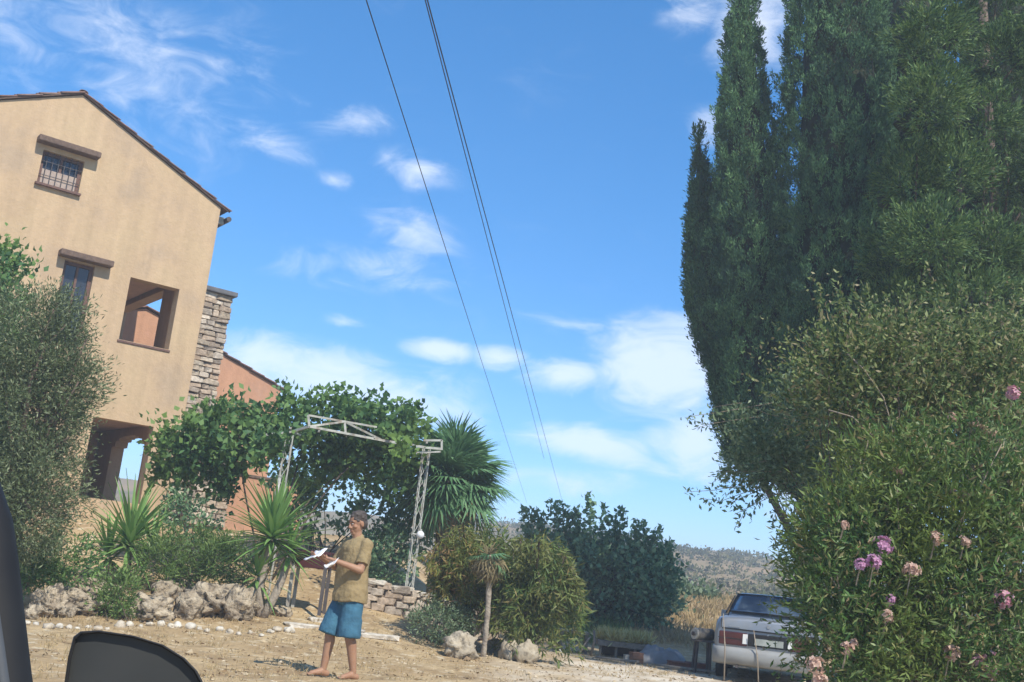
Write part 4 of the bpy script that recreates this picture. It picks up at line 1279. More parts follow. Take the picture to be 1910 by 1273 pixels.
# dark red garden table behind the person
tb = onground(*P(578, 1085, 17.3)[:2])
table = thing('garden_table', 'dark red garden table standing in the shade left of the person', 'table', tb)
tz = P(578, 1030, 17.3)[2] - tb[2]
bevel(MB().box(tb + ZUP * tz, (.62, .6, .05)).build('table_top', M_red, table), .012)
bevel(MB().box(tb + ZUP * (tz - .14), (.54, .52, .2)).build('apron', M_red, table), .01)
for sx in (-1, 1):
    for sy in (-1, 1): MB().box(tb + np.array([sx * .25, sy * .24, (tz - .2) / 2]), (.05, .05, tz - .2)).build('leg', M_whitepaint if sx < 0 else M_darkmetal, table)

# ------------------------------------------------------------------ cypresses
def sprays(c, sd, spray, per, L, thin=.30, wide=.55, rnd=.38):
    """flame shaped bunches of twigs: origin c, direction sd"""
    nspray = len(c); q = rng.random((nspray, per)); sl = spray * rng.uniform(.6, 1.3, nspray)
    wdt = .30 * sl[:, None] * (1 - q) ** .8 * wide + .01
    off = rng.normal(size=(nspray, per, 3)) * wdt[:, :, None]
    cen_ = (c[:, None, :] + sd[:, None, :] * (q * sl[:, None])[:, :, None] + off).reshape(-1, 3)
    dd = np.repeat(sd, per, 0) + off.reshape(-1, 3) * 4 + rng.normal(size=(nspray * per, 3)) * rnd
    return leaf_verts(cen_, dd, L * rng.uniform(.4, 1.35, len(cen_)), L * thin, fold=.25)


def cypress(label, rows, Yc_, foot_px, nspray, per, m, trunk_r=.16, spray=.25, L=.078, inset=10, core_k=.66):
    """rows: (photo y, left x, right x) of the crown outline from the tip down"""
    k_ = Yc_ / FPX; rows = rows[::-1]
    ax_ = np.array([P((l_ + r_) / 2, y_, Yc_) for y_, l_, r_ in rows]); rad = np.array([max(2, (r_ - l_) / 2 - inset) * k_ for y_, l_, r_ in rows])
    ft_ = onground(*P(foot_px, 1215, Yc_)[:2])
    t = thing('cypress', label, 'tree', ft_, 'cypresses right of the driveway')
    MB().tube([ft_ - ZUP * .1, ft_ + ZUP * 1.4 + (ax_[0] - ft_) * np.array([.25, .25, 0]), ax_[1], ax_[len(ax_) // 2]], [trunk_r, trunk_r * .85, trunk_r * .6, trunk_r * .3], 10).build('trunk', M_bark, t, True)
    tp = np.linspace(0, 1, len(rows)); tt = np.linspace(0, 1, 400)
    ln = np.linalg.norm(np.diff(ax_, axis=0), axis=1); tp = np.concatenate([[0], np.cumsum(ln)]) / ln.sum()
    cdf = np.cumsum(np.interp(tt, tp, rad) + .02); cdf /= cdf[-1]
    u = np.interp(rng.random(nspray), cdf, tt); az = rng.uniform(0, 2 * math.pi, nspray)
    lump = 1 + .13 * np.sin(az * 6 + u * 19) * np.sin(u * 31 + az * 2) + .08 * np.sin(az * 11 - u * 55) + .05 * np.sin(u * 120 + az * 3)
    R_ = np.interp(u, tp, rad) * lump * (.72 + .28 * rng.random(nspray) ** .5)
    outv = np.stack([np.cos(az), np.sin(az), np.zeros(nspray)], -1)
    axp = np.stack([np.interp(u, tp, ax_[:, i]) for i in range(3)], -1)
    sd = unit(outv * .30 + ZUP + rng.normal(size=(nspray, 3)) * .15)
    quads_obj('crown', sprays(axp + outv * R_[:, None] - ZUP * spray * .35, sd, spray, per, L), 4, m, t)
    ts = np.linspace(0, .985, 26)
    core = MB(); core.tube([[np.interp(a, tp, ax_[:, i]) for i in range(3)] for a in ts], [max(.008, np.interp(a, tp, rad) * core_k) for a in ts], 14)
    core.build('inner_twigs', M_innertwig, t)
    return t


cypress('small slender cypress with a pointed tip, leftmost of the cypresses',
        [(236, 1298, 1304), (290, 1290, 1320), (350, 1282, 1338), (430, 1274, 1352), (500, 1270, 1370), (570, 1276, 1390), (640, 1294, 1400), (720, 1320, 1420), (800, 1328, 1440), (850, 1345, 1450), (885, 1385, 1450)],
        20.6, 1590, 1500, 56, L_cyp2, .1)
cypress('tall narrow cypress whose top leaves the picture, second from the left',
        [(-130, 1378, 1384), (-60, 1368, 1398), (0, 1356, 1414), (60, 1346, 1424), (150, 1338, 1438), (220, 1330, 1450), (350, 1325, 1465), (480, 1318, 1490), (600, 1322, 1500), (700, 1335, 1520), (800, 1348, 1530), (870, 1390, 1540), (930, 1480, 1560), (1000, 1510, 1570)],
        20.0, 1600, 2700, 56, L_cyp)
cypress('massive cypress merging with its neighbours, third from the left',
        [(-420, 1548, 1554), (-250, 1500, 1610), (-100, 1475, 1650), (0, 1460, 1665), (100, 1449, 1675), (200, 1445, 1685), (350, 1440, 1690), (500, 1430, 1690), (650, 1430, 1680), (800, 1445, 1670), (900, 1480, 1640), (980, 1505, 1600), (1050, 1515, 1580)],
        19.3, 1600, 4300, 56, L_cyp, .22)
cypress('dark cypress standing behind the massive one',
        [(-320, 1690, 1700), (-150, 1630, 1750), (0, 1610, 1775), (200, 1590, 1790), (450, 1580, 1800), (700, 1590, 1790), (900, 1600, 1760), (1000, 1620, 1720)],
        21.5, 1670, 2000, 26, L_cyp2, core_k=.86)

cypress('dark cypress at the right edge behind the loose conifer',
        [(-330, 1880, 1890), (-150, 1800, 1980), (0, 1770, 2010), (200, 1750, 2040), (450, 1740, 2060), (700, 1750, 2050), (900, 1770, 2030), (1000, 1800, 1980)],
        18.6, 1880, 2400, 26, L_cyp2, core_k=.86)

# conifer with loose olive green clumps at the upper right
cb = onground(*P(1815, 1200, 17.8)[:2])
cells = []
for (px, py, rx, rz) in ((1730, 60, 90, 70), (1820, 30, 110, 80), (1880, 130, 90, 80), (1740, 190, 80, 60), (1830, 230, 95, 70), (1700, 330, 70, 70), (1780, 330, 80, 60), (1880, 330, 80, 80),
                         (1740, 450, 85, 70), (1840, 440, 90, 70), (1660, 470, 60, 70), (1900, 500, 80, 80), (1700, 560, 90, 60), (1800, 560, 100, 60), (1880, 610, 90, 60), (1780, -80, 120, 80), (1880, -90, 110, 90), (1960, 50, 90, 120), (1980, 300, 100, 140), (1980, 520, 100, 120),
                         (1720, 680, 110, 80), (1850, 720, 110, 80)):
    cells.append(E_(px + rng.normal() * 8, py + rng.normal() * 8, 15.5 + rng.normal() * .7, rx * .82, .55, rz * .80))
con = thing('conifer', 'large conifer with loose olive green clumps filling the upper right corner', 'tree', cb)
cc_ = []; sd_l = []
for c, r in cells:
    for _ in range(95):
        u = unit(rng.normal(size=3)); cc_.append(c + u * r * rng.uniform(.5, 1.0)); sd_l.append(unit(u * .75 + ZUP * .55 + rng.normal(size=3) * .25))
quads_obj('crown', sprays(np.array(cc_), np.array(sd_l), 0.26, 40, .105, .22, .7, .45), 4, L_conifer, con)
MB().tube(limb_path(cb - ZUP * .1, P(1830, -60, 17.8), 0, 8), np.linspace(.18, .08, 8), 10).build('trunk', M_bark, con, True)
w = MB()
for c, r in cells: w.tube(limb_path(P(1828, min(1100, 1273 * .5 + 300 * rng.random()), 17.2), c + np.array([0, .5, 0]), .05), np.linspace(.03, .012, 5), 6)
w.build('limb', M_bark, con, True)
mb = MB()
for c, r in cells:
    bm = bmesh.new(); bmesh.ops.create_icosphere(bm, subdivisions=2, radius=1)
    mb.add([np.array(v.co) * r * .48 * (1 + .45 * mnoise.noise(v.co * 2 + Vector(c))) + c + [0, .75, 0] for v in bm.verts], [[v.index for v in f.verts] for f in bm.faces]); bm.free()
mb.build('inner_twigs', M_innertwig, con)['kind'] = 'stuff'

# ------------------------------------------------------------------ oleander and the shrubs around it
def bush_cells(lst, Y, ry): return [E_(px, py, Y + dy, rx, ry, rz) for px, py, rx, rz, dy in lst]


ole_cells = bush_cells([(1640, 1130, 150, 150, 0), (1800, 1120, 150, 160, -.2), (1880, 1000, 120, 150, 0), (1740, 980, 150, 140, .1), (1600, 1010, 90, 110, .2), (1585, 1200, 90, 110, 0), (1700, 1250, 180, 110, -.3),
                        (1880, 1230, 130, 130, -.4), (1930, 1100, 110, 180, 0), (1660, 880, 90, 90, .3), (1820, 870, 110, 90, .2), (1545, 1110, 55, 90, .1), (1545, 1000, 50, 60, .3)], 8.4, .7)
ole_b = onground(*P(1720, 1250, 8.8)[:2])
ole = shrub('oleander', 'big oleander bush with pink flower clusters at the right edge', 'shrub', ole_b, ole_cells, 950, 40, .16, .085, .018, L_ole, stems=150, bark=M_twig, shell=.4, up=.35, sr=.012, extra=sprigs(ole_cells, 420, .32, 22, .09, .018))
top_cells = bush_cells([(1600, 720, 100, 75, 0), (1700, 715, 110, 90, .1), (1810, 705, 110, 65, .2), (1890, 740, 90, 90, .2), (1565, 670, 55, 55, .1), (1650, 645, 75, 45, .2), (1750, 650, 90, 40, .4), (1690, 800, 130, 70, .2),
                        (1850, 790, 110, 60, .2), (1900, 660, 60, 50, .3), (1780, 760, 90, 60, .3), (1550, 760, 80, 60, .3)], 9.4, .55)
top_b = onground(*P(1700, 1230, 9.6)[:2])
shrub('tall_shrub', 'tall yellow green shrub with bare pale twigs rising behind the oleander', 'shrub', top_b, top_cells, 400, 26, .15, .08, .027, L_ole_top, stems=40, bark=M_bark, shell=.35, up=.4, sr=.010, extra=sprigs(top_cells, 600, .55, 16, .075, .024))
# thin pale branches crossing in front of the dark hollow
mb = MB()
for pts in ([(1580, 660), (1612, 690), (1648, 742), (1662, 790), (1672, 850), (1690, 930)], [(1590, 895), (1606, 862), (1618, 830), (1622, 790)], [(1545, 765), (1590, 778), (1630, 815), (1655, 850)]):
    MB().tube([P(x, y, 9.0) for x, y in pts], np.linspace(.0065, .004, len(pts)), 6).build('branch', M_twig, bpy.data.objects['tall_shrub'], True)
# grey green shrub whose sparse twigs hang over the sky at its left
loose_cells = bush_cells([(1440, 850, 80, 60, 0), (1500, 870, 70, 60, .1), (1400, 800, 50, 40, 0), (1480, 780, 60, 50, .2), (1400, 880, 55, 35, 0), (1510, 730, 50, 50, .2), (1560, 860, 70, 60, .3), (1500, 1000, 40, 60, 0), (1490, 1040, 35, 40, 0)], 10.5, .4)
lb_ = onground(*P(1680, 1210, 10.9)[:2])
sp = []
for pts in ([(1500, 775), (1440, 752), (1350, 768), (1300, 775), (1278, 780)], [(1490, 800), (1410, 778), (1330, 790), (1295, 800)], [(1460, 880), (1390, 905), (1330, 915), (1280, 918)], [(1450, 900), (1380, 930), (1350, 945)], [(1500, 900), (1420, 935), (1370, 960)], [(1500, 930), (1450, 950), (1440, 975)], [(1480, 880), (1400, 880), (1340, 880)], [(1470, 900), (1400, 915), (1345, 935), (1310, 930)], [(1480, 920), (1430, 925), (1390, 950), (1375, 985)], [(1430, 860), (1370, 870), (1330, 900)], [(1500, 950), (1470, 975), (1450, 1000)], [(1500, 790), (1430, 772), (1380, 752), (1330, 760)]):
    sp.append([P(x, y, 10.4) for x, y in pts])
ex_c = []; mb = MB()
for pp in sp:
    for a, b in zip(pp[:-1], pp[1:]):
        for q in range(16): ex_c.append(a + (b - a) * rng.random() + rng.normal(size=3) * .035)
ex_c = np.array(ex_c)
shrub('grey_shrub', 'loose grey green shrub with sparse hanging twigs between cypress and oleander', 'shrub', lb_, loose_cells, 230, 30, .13, .06, .026, L_shrub, stems=7, bark=M_bark, sr=.012, shell=.3,
      extra=leaf_verts(ex_c, rng.normal(size=ex_c.shape) + [0, 0, -.4], .065, .028))
for pp in sp: MB().tube(pp, np.linspace(.0045, .002, len(pp)), 5).build('branch', M_twig, bpy.data.objects['grey_shrub'], True)

# flower clusters, each a part of the oleander
FL = [(1645, 1020, 26, 'm'), (1630, 1050, 22, 'm'), (1700, 1065, 22, 'p'), (1872, 1118, 24, 'k'), (1838, 1238, 34, 'k'), (1848, 1258, 24, 'k'), (1772, 1218, 24, 'p'), (1520, 1242, 24, 'p'), (1528, 1270, 20, 'p'), (1655, 1150, 18, 'p'), (1580, 1210, 18, 'p'),
      (1605, 1055, 18, 'm'), (1745, 1005, 18, 'p'), (1725, 842, 20, 'p'), (1780, 922, 14, 'p'), (1890, 735, 22, 'k'), (1815, 790, 16, 'p'), (1850, 810, 16, 'p'), (1835, 800, 16, 'p'), (1675, 880, 16, 'p'), (1695, 940, 14, 'p'), (1800, 925, 15, 'p'),
      (1884, 900, 12, 'p'), (1775, 780, 14, 'p'), (1800, 1010, 16, 'p'), (1575, 980, 12, 'p'), (1662, 1120, 14, 'm'), (1592, 1200, 12, 'p')]
bud = leaf_mat
for i, (px, py, r, kd) in enumerate(FL):
    Yf = 7.72 if py > 950 else 8.3
    if py < 860: Yf = 8.75
    c0 = P(px, py, Yf); R_ = r * Yf / FPX * .8
    n_ = 26; u = unit(rng.normal(size=(n_, 3)) + [0, -.5, .5])
    cen_ = c0 + u * R_ * rng.uniform(.25, .85, n_)[:, None]
    petals = []
    for cc, uu in zip(cen_, u):
        a = unit(np.cross(uu, [.3, .2, 1])); b = np.cross(uu, a)
        for kk in range(5):
            th = 2 * math.pi * kk / 5; dd_ = a * math.cos(th) + b * math.sin(th) + uu * .35; petals.append(leaf_verts(cc[None], dd_[None], R_ * .42, R_ * .30, fold=.2, side=(uu[None] + rng.normal(size=(1, 3)) * .2)))
    fo = quads_obj('flower_cluster', np.concatenate(petals), 4, {'m': L_petal_mauve, 'p': L_petal_pale, 'k': L_petal}[kd], ole)
    MB().tube([c0 - ZUP * R_ * 2.5 + np.array([0, .08, 0]), c0], [.006, .004], 5).build('stalk', M_twig, fo)

# ------------------------------------------------------------------ overhead cables
def cable(p0, p1, z0, z1, r, label):
    d0 = ray(*p0); a = CAM + d0 * ((z0 - CAM[2]) / d0[2]); d1 = ray(*p1); b = CAM + d1 * ((z1 - CAM[2]) / d1[2])
    pts = [a + (b - a) * t for t in np.linspace(-.35, 1.25, 14)]
    o = MB().tube(pts, r, 6).build('power_cable', M_wire, None, True, base=a)
    tag(o, label, 'cable', 'overhead power cables')


cable((683, 0), (972, 905), 7.0, 6.6, .007, 'single thin power cable crossing the sky on the left')
cable((793, 0), (1003, 810), 7.3, 7.0, .007, 'left one of the two close power cables crossing the sky')
cable((797, 0), (1046, 925), 7.0, 6.6, .008, 'right one of the two close power cables crossing the sky')

# ------------------------------------------------------------------ parked silver saloon, seen from behind
car_y = 17.3
car_c = P(1428, 1270, car_y); car_c = onground(car_c[0], car_c[1])
CAZ = math.radians(15)
cX = np.array([math.cos(CAZ), -math.sin(CAZ), 0]); cY = np.array([math.sin(CAZ), math.cos(CAZ), 0])
def cw(x, y, z): return car_c + cX * x + cY * y + ZUP * z


CAX = (cX, cY, ZUP)
car = thing('parked_car', 'old silver saloon car seen from behind, partly hidden by the oleander', 'car', car_c)


def loft(secs, close=True):
    """secs: list of (y, [(x,z)...] half profile from bottom centre to top centre) mirrored"""
    mb_ = MB(); V = []; n_ = None
    for y, hp in secs:
        ring = [(x, z) for x, z in hp] + [(-x, z) for x, z in hp[::-1] if abs(x) > 1e-6]
        n_ = len(ring); V += [cw(x, y, z) for x, z in ring]
    F = []
    for i in range(len(secs) - 1):
        for k in range(n_):
            k2 = (k + 1) % n_; F.append((i * n_ + k, (i + 1) * n_ + k, (i + 1) * n_ + k2, i * n_ + k2))
    F.append(tuple(range(n_))); F.append(tuple((len(secs) - 1) * n_ + k for k in range(n_))[::-1])
    mb_.add(V, F); return mb_


def low(wb, w, zb, zt, crown=.03):
    return [(0, zb), (wb * .8, zb), (wb, zb + .06), (w, zb + .22), (w + .005, (zb + zt) / 2 + .08), (w - .02, zt - .10), (w - .06, zt - .03), (w - .16, zt), (w * .4, zt + crown), (0, zt + crown)]


secs = [(0.0, low(.70, .765, .30, .93, .015)), (.035, low(.74, .80, .27, .965, .02)), (.14, low(.76, .825, .25, .985, .025)), (.55, low(.78, .845, .22, .99, .025)), (.95, low(.79, .85, .20, .985, .02)), (2.0, low(.79, .85, .19, .96, .0)),
        (3.0, low(.79, .85, .19, .93, .0)), (3.25, low(.79, .845, .19, .90, .03)), (3.9, low(.77, .82, .2, .82, .035)), (4.3, low(.74, .78, .22, .74, .03)), (4.42, low(.68, .72, .28, .64, .02))]
body = loft(secs).build('body', M_carpaint, car, True); bevel(body, .01, 1)


def gh(w, z, wt): return [(0, .9), (w, .9), (w - .02, 1.0), (wt + (w - wt) * .35, z - .16), (wt, z - .03), (wt - .08, z), (0, z + .012)]


gs = [(.80, gh(.70, 1.01, .66)), (1.12, gh(.715, 1.21, .60)), (1.38, gh(.72, 1.355, .565)), (1.62, gh(.72, 1.385, .56)), (2.2, gh(.72, 1.385, .56)), (2.55, gh(.72, 1.355, .56)), (3.2, gh(.70, 1.0, .66))]
gh_o = loft(gs).build('roof', M_carpaint, car, True)
# rear window lies just proud of the sloping rear of the cabin
V = []; F = []; nu, nv = 10, 8
for j in range(nv + 1):
    tv = j / nv; y = .835 + (1.345 - .835) * tv; z = 1.04 + (1.335 - 1.04) * tv
    hw_ = (.655 + (.545 - .655) * tv) * (1 - .06 * abs(tv - .5) ** 2)
    for i in range(nu + 1):
        u = -1 + 2 * i / nu; V.append(cw(u * hw_, y - .065 + .05 * u * u, z + .035 - .015 * u * u))
for j in range(nv):
    for i in range(nu): a = j * (nu + 1) + i; F.append((a, a + 1, a + nu + 2, a + nu + 1))
rw = obj('rear_window', V, F, M_glass, car, True); sd_ = rw.modifiers.new('s', 'SOLIDIFY'); sd_.thickness = .012
rim = MB()
for side_pts in ([(-1, t) for t in np.linspace(0, 1, 6)], [(1, t) for t in np.linspace(0, 1, 6)]):
    rim.tube([V[int(round(t * nv)) * (nu + 1) + (0 if s_ < 0 else nu)] for s_, t in side_pts], .012, 6)
rim.tube([V[i] for i in range(nu + 1)], .014, 6); rim.tube([V[nv * (nu + 1) + i] for i in range(nu + 1)], .012, 6)
rim.build('window_trim', M_blackplastic, rw, True)
for sx in (-1, 1):
    pts = [(.86, 1.0, 1.03), (1.05, .98, 1.0), (2.85, .96, .98), (2.5, 1.31, 1.30), (1.45, 1.32, 1.31)]
    q = [(1.12, 1.02), (2.92, .99), (2.45, 1.325), (1.48, 1.33), ]
    xx = lambda z_: .725 - (z_ - .98) * .42
    V2 = [cw(sx * (xx(z_) + .012), y_, z_) for y_, z_ in q]
    so = obj('side_window', V2, [(0, 1, 2, 3)], M_glass, car); so.modifiers.new('s', 'SOLIDIFY').thickness = .01
    MB().box(cw(sx * .80, 2.98, 1.0), (.16, .1, .12), CAX).build('side_mirror', M_carpaint, car)
    for y_ in (.92, 3.45):
        wc = cw(sx * .72, y_, .30)
        wh = MB().tube([wc - cX * .09, wc - cX * .085, wc + cX * .085, wc + cX * .09], [.27, .30, .30, .27], 28).build('wheel', M_rubber, car, True)
        MB().tube([wc + cX * sx * .07, wc + cX * sx * .097], [.19, .17], 20).build('rim', M_alloy, wh, True)
    # big square tail lamps
    tl = MB().box(cw(sx * .53, -.004, .655), (.44, .05, .20), CAX).build('tail_light', M_taillight, car); bevel(tl, .015)
    MB().box(cw(sx * .345, -.032, .665), (.075, .012, .15), CAX).build('reverse_lamp', M_lampwhite, tl)
    MB().box(cw(sx * .58, -.032, .655), (.36, .006, .012), CAX).build('lamp_rib', M_blackplastic, tl)
pn = MB().box(cw(0, -.002, .66), (.60, .04, .19), CAX).build('plate_panel', M_blackplastic, car); bevel(pn, .01)
MB().box(cw(0.02, -.028, .64), (.44, .012, .10), CAX).build('number_plate', mat('plate', (.34, .36, .33), .5, c2=(.20, .22, .20), scale=9), car)
MB().box(cw(0, -.004, .80), (1.42, .045, .022), CAX).build('trunk_gap', M_blackplastic, car)
for sx in (-1, 1): MB().box(cw(sx * .725, .004, .88), (.010, .05, .15), CAX).build('trunk_gap', M_blackplastic, car)
MB().tube([cw(0, -.012, .885), cw(0, .02, .885)], [.028, .03], 14).build('emblem', M_alloy, car)
MB().tube([cw(0, -.026, .76), cw(0, .0, .76)], [.012, .012], 10).build('lock', M_alloy, car)
MB().box(cw(-.52, -.006, .835), (.16, .02, .02), CAX).build('badge', M_alloy, car)
MB().box(cw(.1, .05, .972), (.5, .05, .018), CAX).build('trunk_handle', M_blackplastic, car)
bp_ = MB()
V = []; F = []; prof = [(.02, .27), (-.07, .30), (-.10, .38), (-.10, .455), (-.075, .50), (.02, .515)]
for i in range(13):
    u = -1 + 2 * i / 12; xb = u * .835; yo = .10 * abs(u) ** 4
    for (y_, z_) in prof: V.append(cw(xb, y_ + yo, z_))
m_ = len(prof)
for i in range(12):
    for k in range(m_ - 1): a = i * m_ + k; F.append((a, a + 1, a + m_ + 1, a + m_))
bo = obj('bumper', V, F, M_bumper, car, True); bo.modifiers.new('s', 'SOLIDIFY').thickness = .02
V = []; F = []
for i in range(13):
    u = -1 + 2 * i / 12; yo = .10 * abs(u) ** 4
    for (y_, z_) in ((-.108, .40), (-.118, .405), (-.118, .435), (-.108, .44)): V.append(cw(u * .83, y_ + yo, z_))
for i in range(12):
    for k in range(3): a = i * 4 + k; F.append((a, a + 1, a + 5, a + 4))
obj('rub_strip', V, F, M_blackplastic, bo)
MB().tube([cw(-.45, -.06, .24), cw(-.45, .3, .24)], .025, 10).build('exhaust', M_darkmetal, car)
# thin crossing sticks leaning on the tail
for (a, b, lb) in (((-.1, -.16, .0), (-.22, -.13, .82), 'thin bare stick leaning upright against the tail of the car'), ((-.62, -.20, .0), (-.70, -.135, 1.02), 'thin pale stick at the left rear corner of the car')):
    o = MB().tube([cw(*a), (cw(*a) + cw(*b)) / 2 + cX * .02, cw(*b)], [.012, .010, .006], 6).build('stick', M_twig, None, True, base=cw(*a))
    tag(o, lb, 'stick')

# ------------------------------------------------------------------ clutter beyond the driveway
def leaned(a_px, b_px, Y0, Y1, r, m, name, label, cat, group=None):
    a = P(*a_px, Y0); a = onground(a[0], a[1]); b = P(*b_px, Y1)
    o = MB().tube([a, (a + b) / 2 + rng.normal(size=3) * .02, b], [r, r * .9, r * .8], 7).build(name, m, None, True, base=a); return tag(o, label, cat, group)


Yj = 20.6
pl0 = onground(*P(1160, 1235, Yj)[:2])
planter = thing('planter_bench', 'rough raised planter on posts filled with dry yellow plants', 'planter', pl0)
pz_ = P(1160, 1197, Yj)[2]
bevel(MB().box(np.array([pl0[0], pl0[1], pz_ - .05]), (1.0, .55, .10)).build('tray', M_greywood, planter), .01)
for dx in (-.44, -.15, .2, .45):
    p_ = np.array([pl0[0] + dx, pl0[1] - .2 + (.4 if dx > .3 else 0), 0]); MB().tube([onground(p_[0], p_[1]) - ZUP * .05, np.array([p_[0], p_[1], pz_ - .1])], .025, 7).build('leg', M_greywood, planter)
dp = np.stack([rng.uniform(-.48, .48, 110) + pl0[0], rng.uniform(-.25, .25, 110) + pl0[1], np.full(110, pz_)], -1)
c = np.repeat(dp, 18, 0); d = rng.normal(size=c.shape) * .5 + [0, 0, 1]
quads_obj('dry_plants', leaf_verts(c, d, rng.uniform(.08, .30, len(c)), .022), 4, leaf_mat('dry_yellow_plants', [(.32, .28, .10), (.46, .40, .16), (.54, .48, .26)], .8, .3), planter)['kind'] = 'stuff'
MB().box(np.array([pl0[0] + .05, pl0[1] + .25, pz_ - .32]), (.9, .03, .42)).build('back_board', M_darkmetal, planter)
# low shed table left of it
st0 = onground(*P(1065, 1235, 21.2)[:2]); stz = P(1062, 1178, 21.2)[2]
stall = thing('work_table', 'dark work table with pale boards standing under the broad tree', 'table', st0)
bevel(MB().box(np.array([st0[0], st0[1], stz]), (.55, .6, .05)).build('table_top', M_greywood, stall), .01)
for dx in (-.24, .24):
    for dy in (-.25, .25): MB().box(np.array([st0[0] + dx, st0[1] + dy, (stz + st0[2]) / 2 - .03]), (.05, .05, stz - st0[2])).build('leg', M_greywood, stall)
MB().box(np.array([st0[0], st0[1], (stz + st0[2]) / 2 - .1]), (.5, .5, .03)).build('lower_shelf', M_flag, stall)
leaned((1100, 1240), (1108, 1176), 20.3, 20.3, .028, M_greywood, 'fence_stake', 'grey wooden stake upright at the left end of the planter', 'stake', 'grey stakes by the planter')
leaned((1078, 1248), (1102, 1188), 20.2, 20.3, .02, M_greywood, 'fence_stake', 'grey stake leaning against the upright one left of the planter', 'stake', 'grey stakes by the planter')
leaned((1048, 1240), (1040, 1206), 19.4, 19.5, .016, M_whitepaint, 'white_stake', 'thin white stake beside the weeping shrub', 'stake')
# heap under a grey tarpaulin
tp0 = onground(*P(1230, 1245, 20.2)[:2])
bm = bmesh.new(); bmesh.ops.create_grid(bm, x_segments=30, y_segments=22, size=.5)
for v in bm.verts:
    x, y = v.co.x * 2, v.co.y * 2; hgt = (1 - abs(x) ** 3.2) * (1 - abs(y) ** 3.0)
    hgt = max(0, hgt) * (.27 + .16 * mnoise.noise(Vector((x * 2.2, y * 2.2, 1)))) + .09 * mnoise.noise(Vector((x * 5, y * 4, 4))) * (1 - abs(x)) - .02
    v.co = Vector((v.co.x * 1.0 + .03 * mnoise.noise(Vector((x * 3, y * 3, 7))), v.co.y * .8, hgt + .02 + .08 * (x > 0) * x))
me = bpy.data.meshes.new('tarp_heap'); bm.to_mesh(me); bm.free(); me.materials.append(M_tarp); me.polygons.foreach_set('use_smooth', [True] * len(me.polygons))
o = put('tarp_heap', me, None, Vector(tp0)); o.rotation_euler = (0, 0, -.2); o.modifiers.new('s', 'SOLIDIFY').thickness = .008
o.scale = (.95, .9, 1.0)
tag(o, 'heap covered by a crumpled light grey tarpaulin right of the planter', 'tarpaulin')
# machine drum on a stand beside the car
m0 = onground(*P(1308, 1248, 19.0)[:2]); mz = P(1308, 1183, 19.0)[2]
mach = thing('drum_machine', 'old pale drum machine on a dark stand left of the parked car', 'machine', m0)
dc = np.array([m0[0], m0[1], mz])
dr = MB().tube([dc + [-.17, -.12, 0], dc + [-.15, -.12, 0], dc + [.15, .1, 0], dc + [.17, .1, 0]], [.07, .1, .1, .06], 18).build('drum', M_greywood, mach, True)
MB().tube([dc + [-.19, -.135, 0], dc + [-.16, -.12, 0]], [.095, .1], 18).build('end_ring', M_flag, dr); MB().tube([dc + [-.215, -.15, 0], dc + [-.185, -.13, 0]], [.035, .035], 12).build('hub', M_darkmetal, dr)
for dx, dy in ((-.13, -.1), (.13, -.1), (.13, .14), (-.13, .14)): MB().bar(onground(m0[0] + dx, m0[1] + dy), dc + np.array([dx * .8, dy * .8, -.09]), .035).build('leg', M_darkmetal, mach)
MB().box(dc - ZUP * .11, (.36, .32, .03)).build('bed_plate', M_darkmetal, mach)
for k, (px, py, w_, h_, d_, m_, lb, rz) in enumerate(((1275, 1238, .5, .10, .4, M_rust, 'rusty red metal sheet lying left of the drum machine', .2), (1300, 1250, .42, .12, .3, M_rust, 'low rusty crate at the foot of the drum machine', -.1),
                                                     (1185, 1243, .22, .16, .2, M_pot, 'small terracotta coloured block in front of the tarpaulin', .3), (1172, 1240, .18, .10, .16, M_white_stone, 'white block left of the terracotta coloured one', .1))):
    g = onground(*P(px, py, 19.6 + .1 * k)[:2])
    b_ = MB(); b_.box((0, 0, h_ / 2), (w_, d_, h_), None, .92); b_.box((0, 0, h_ + .008), (w_ * .98, d_ * .98, .02)); b_.box((0, -d_ / 2 - .004, h_ * .5), (w_ * .9, .012, h_ * .2))
    o = b_.build('clutter_block', m_); o.location = g; o.rotation_euler = (0, 0, rz); bevel(o, .012); tag(o, lb, 'clutter')
for k, (a, b, lb) in enumerate((((1215, 1250), (1320, 1246), 'weathered plank lying in front of the tarpaulin heap'), ((1240, 1243), (1335, 1256), 'weathered plank lying before the drum machine'), ((1110, 1244), (1190, 1250), 'weathered plank lying below the planter'))):
    p0 = onground(*P(*a, 19.2)[:2]); p1 = onground(*P(*b, 18.9)[:2])
    o = MB().bar(p0 + ZUP * .04, p1 + ZUP * .05, .12, .035).build('plank', M_greywood, None, base=p0); bevel(o, .006); tag(o, lb, 'plank', 'planks on the ground beyond the driveway')

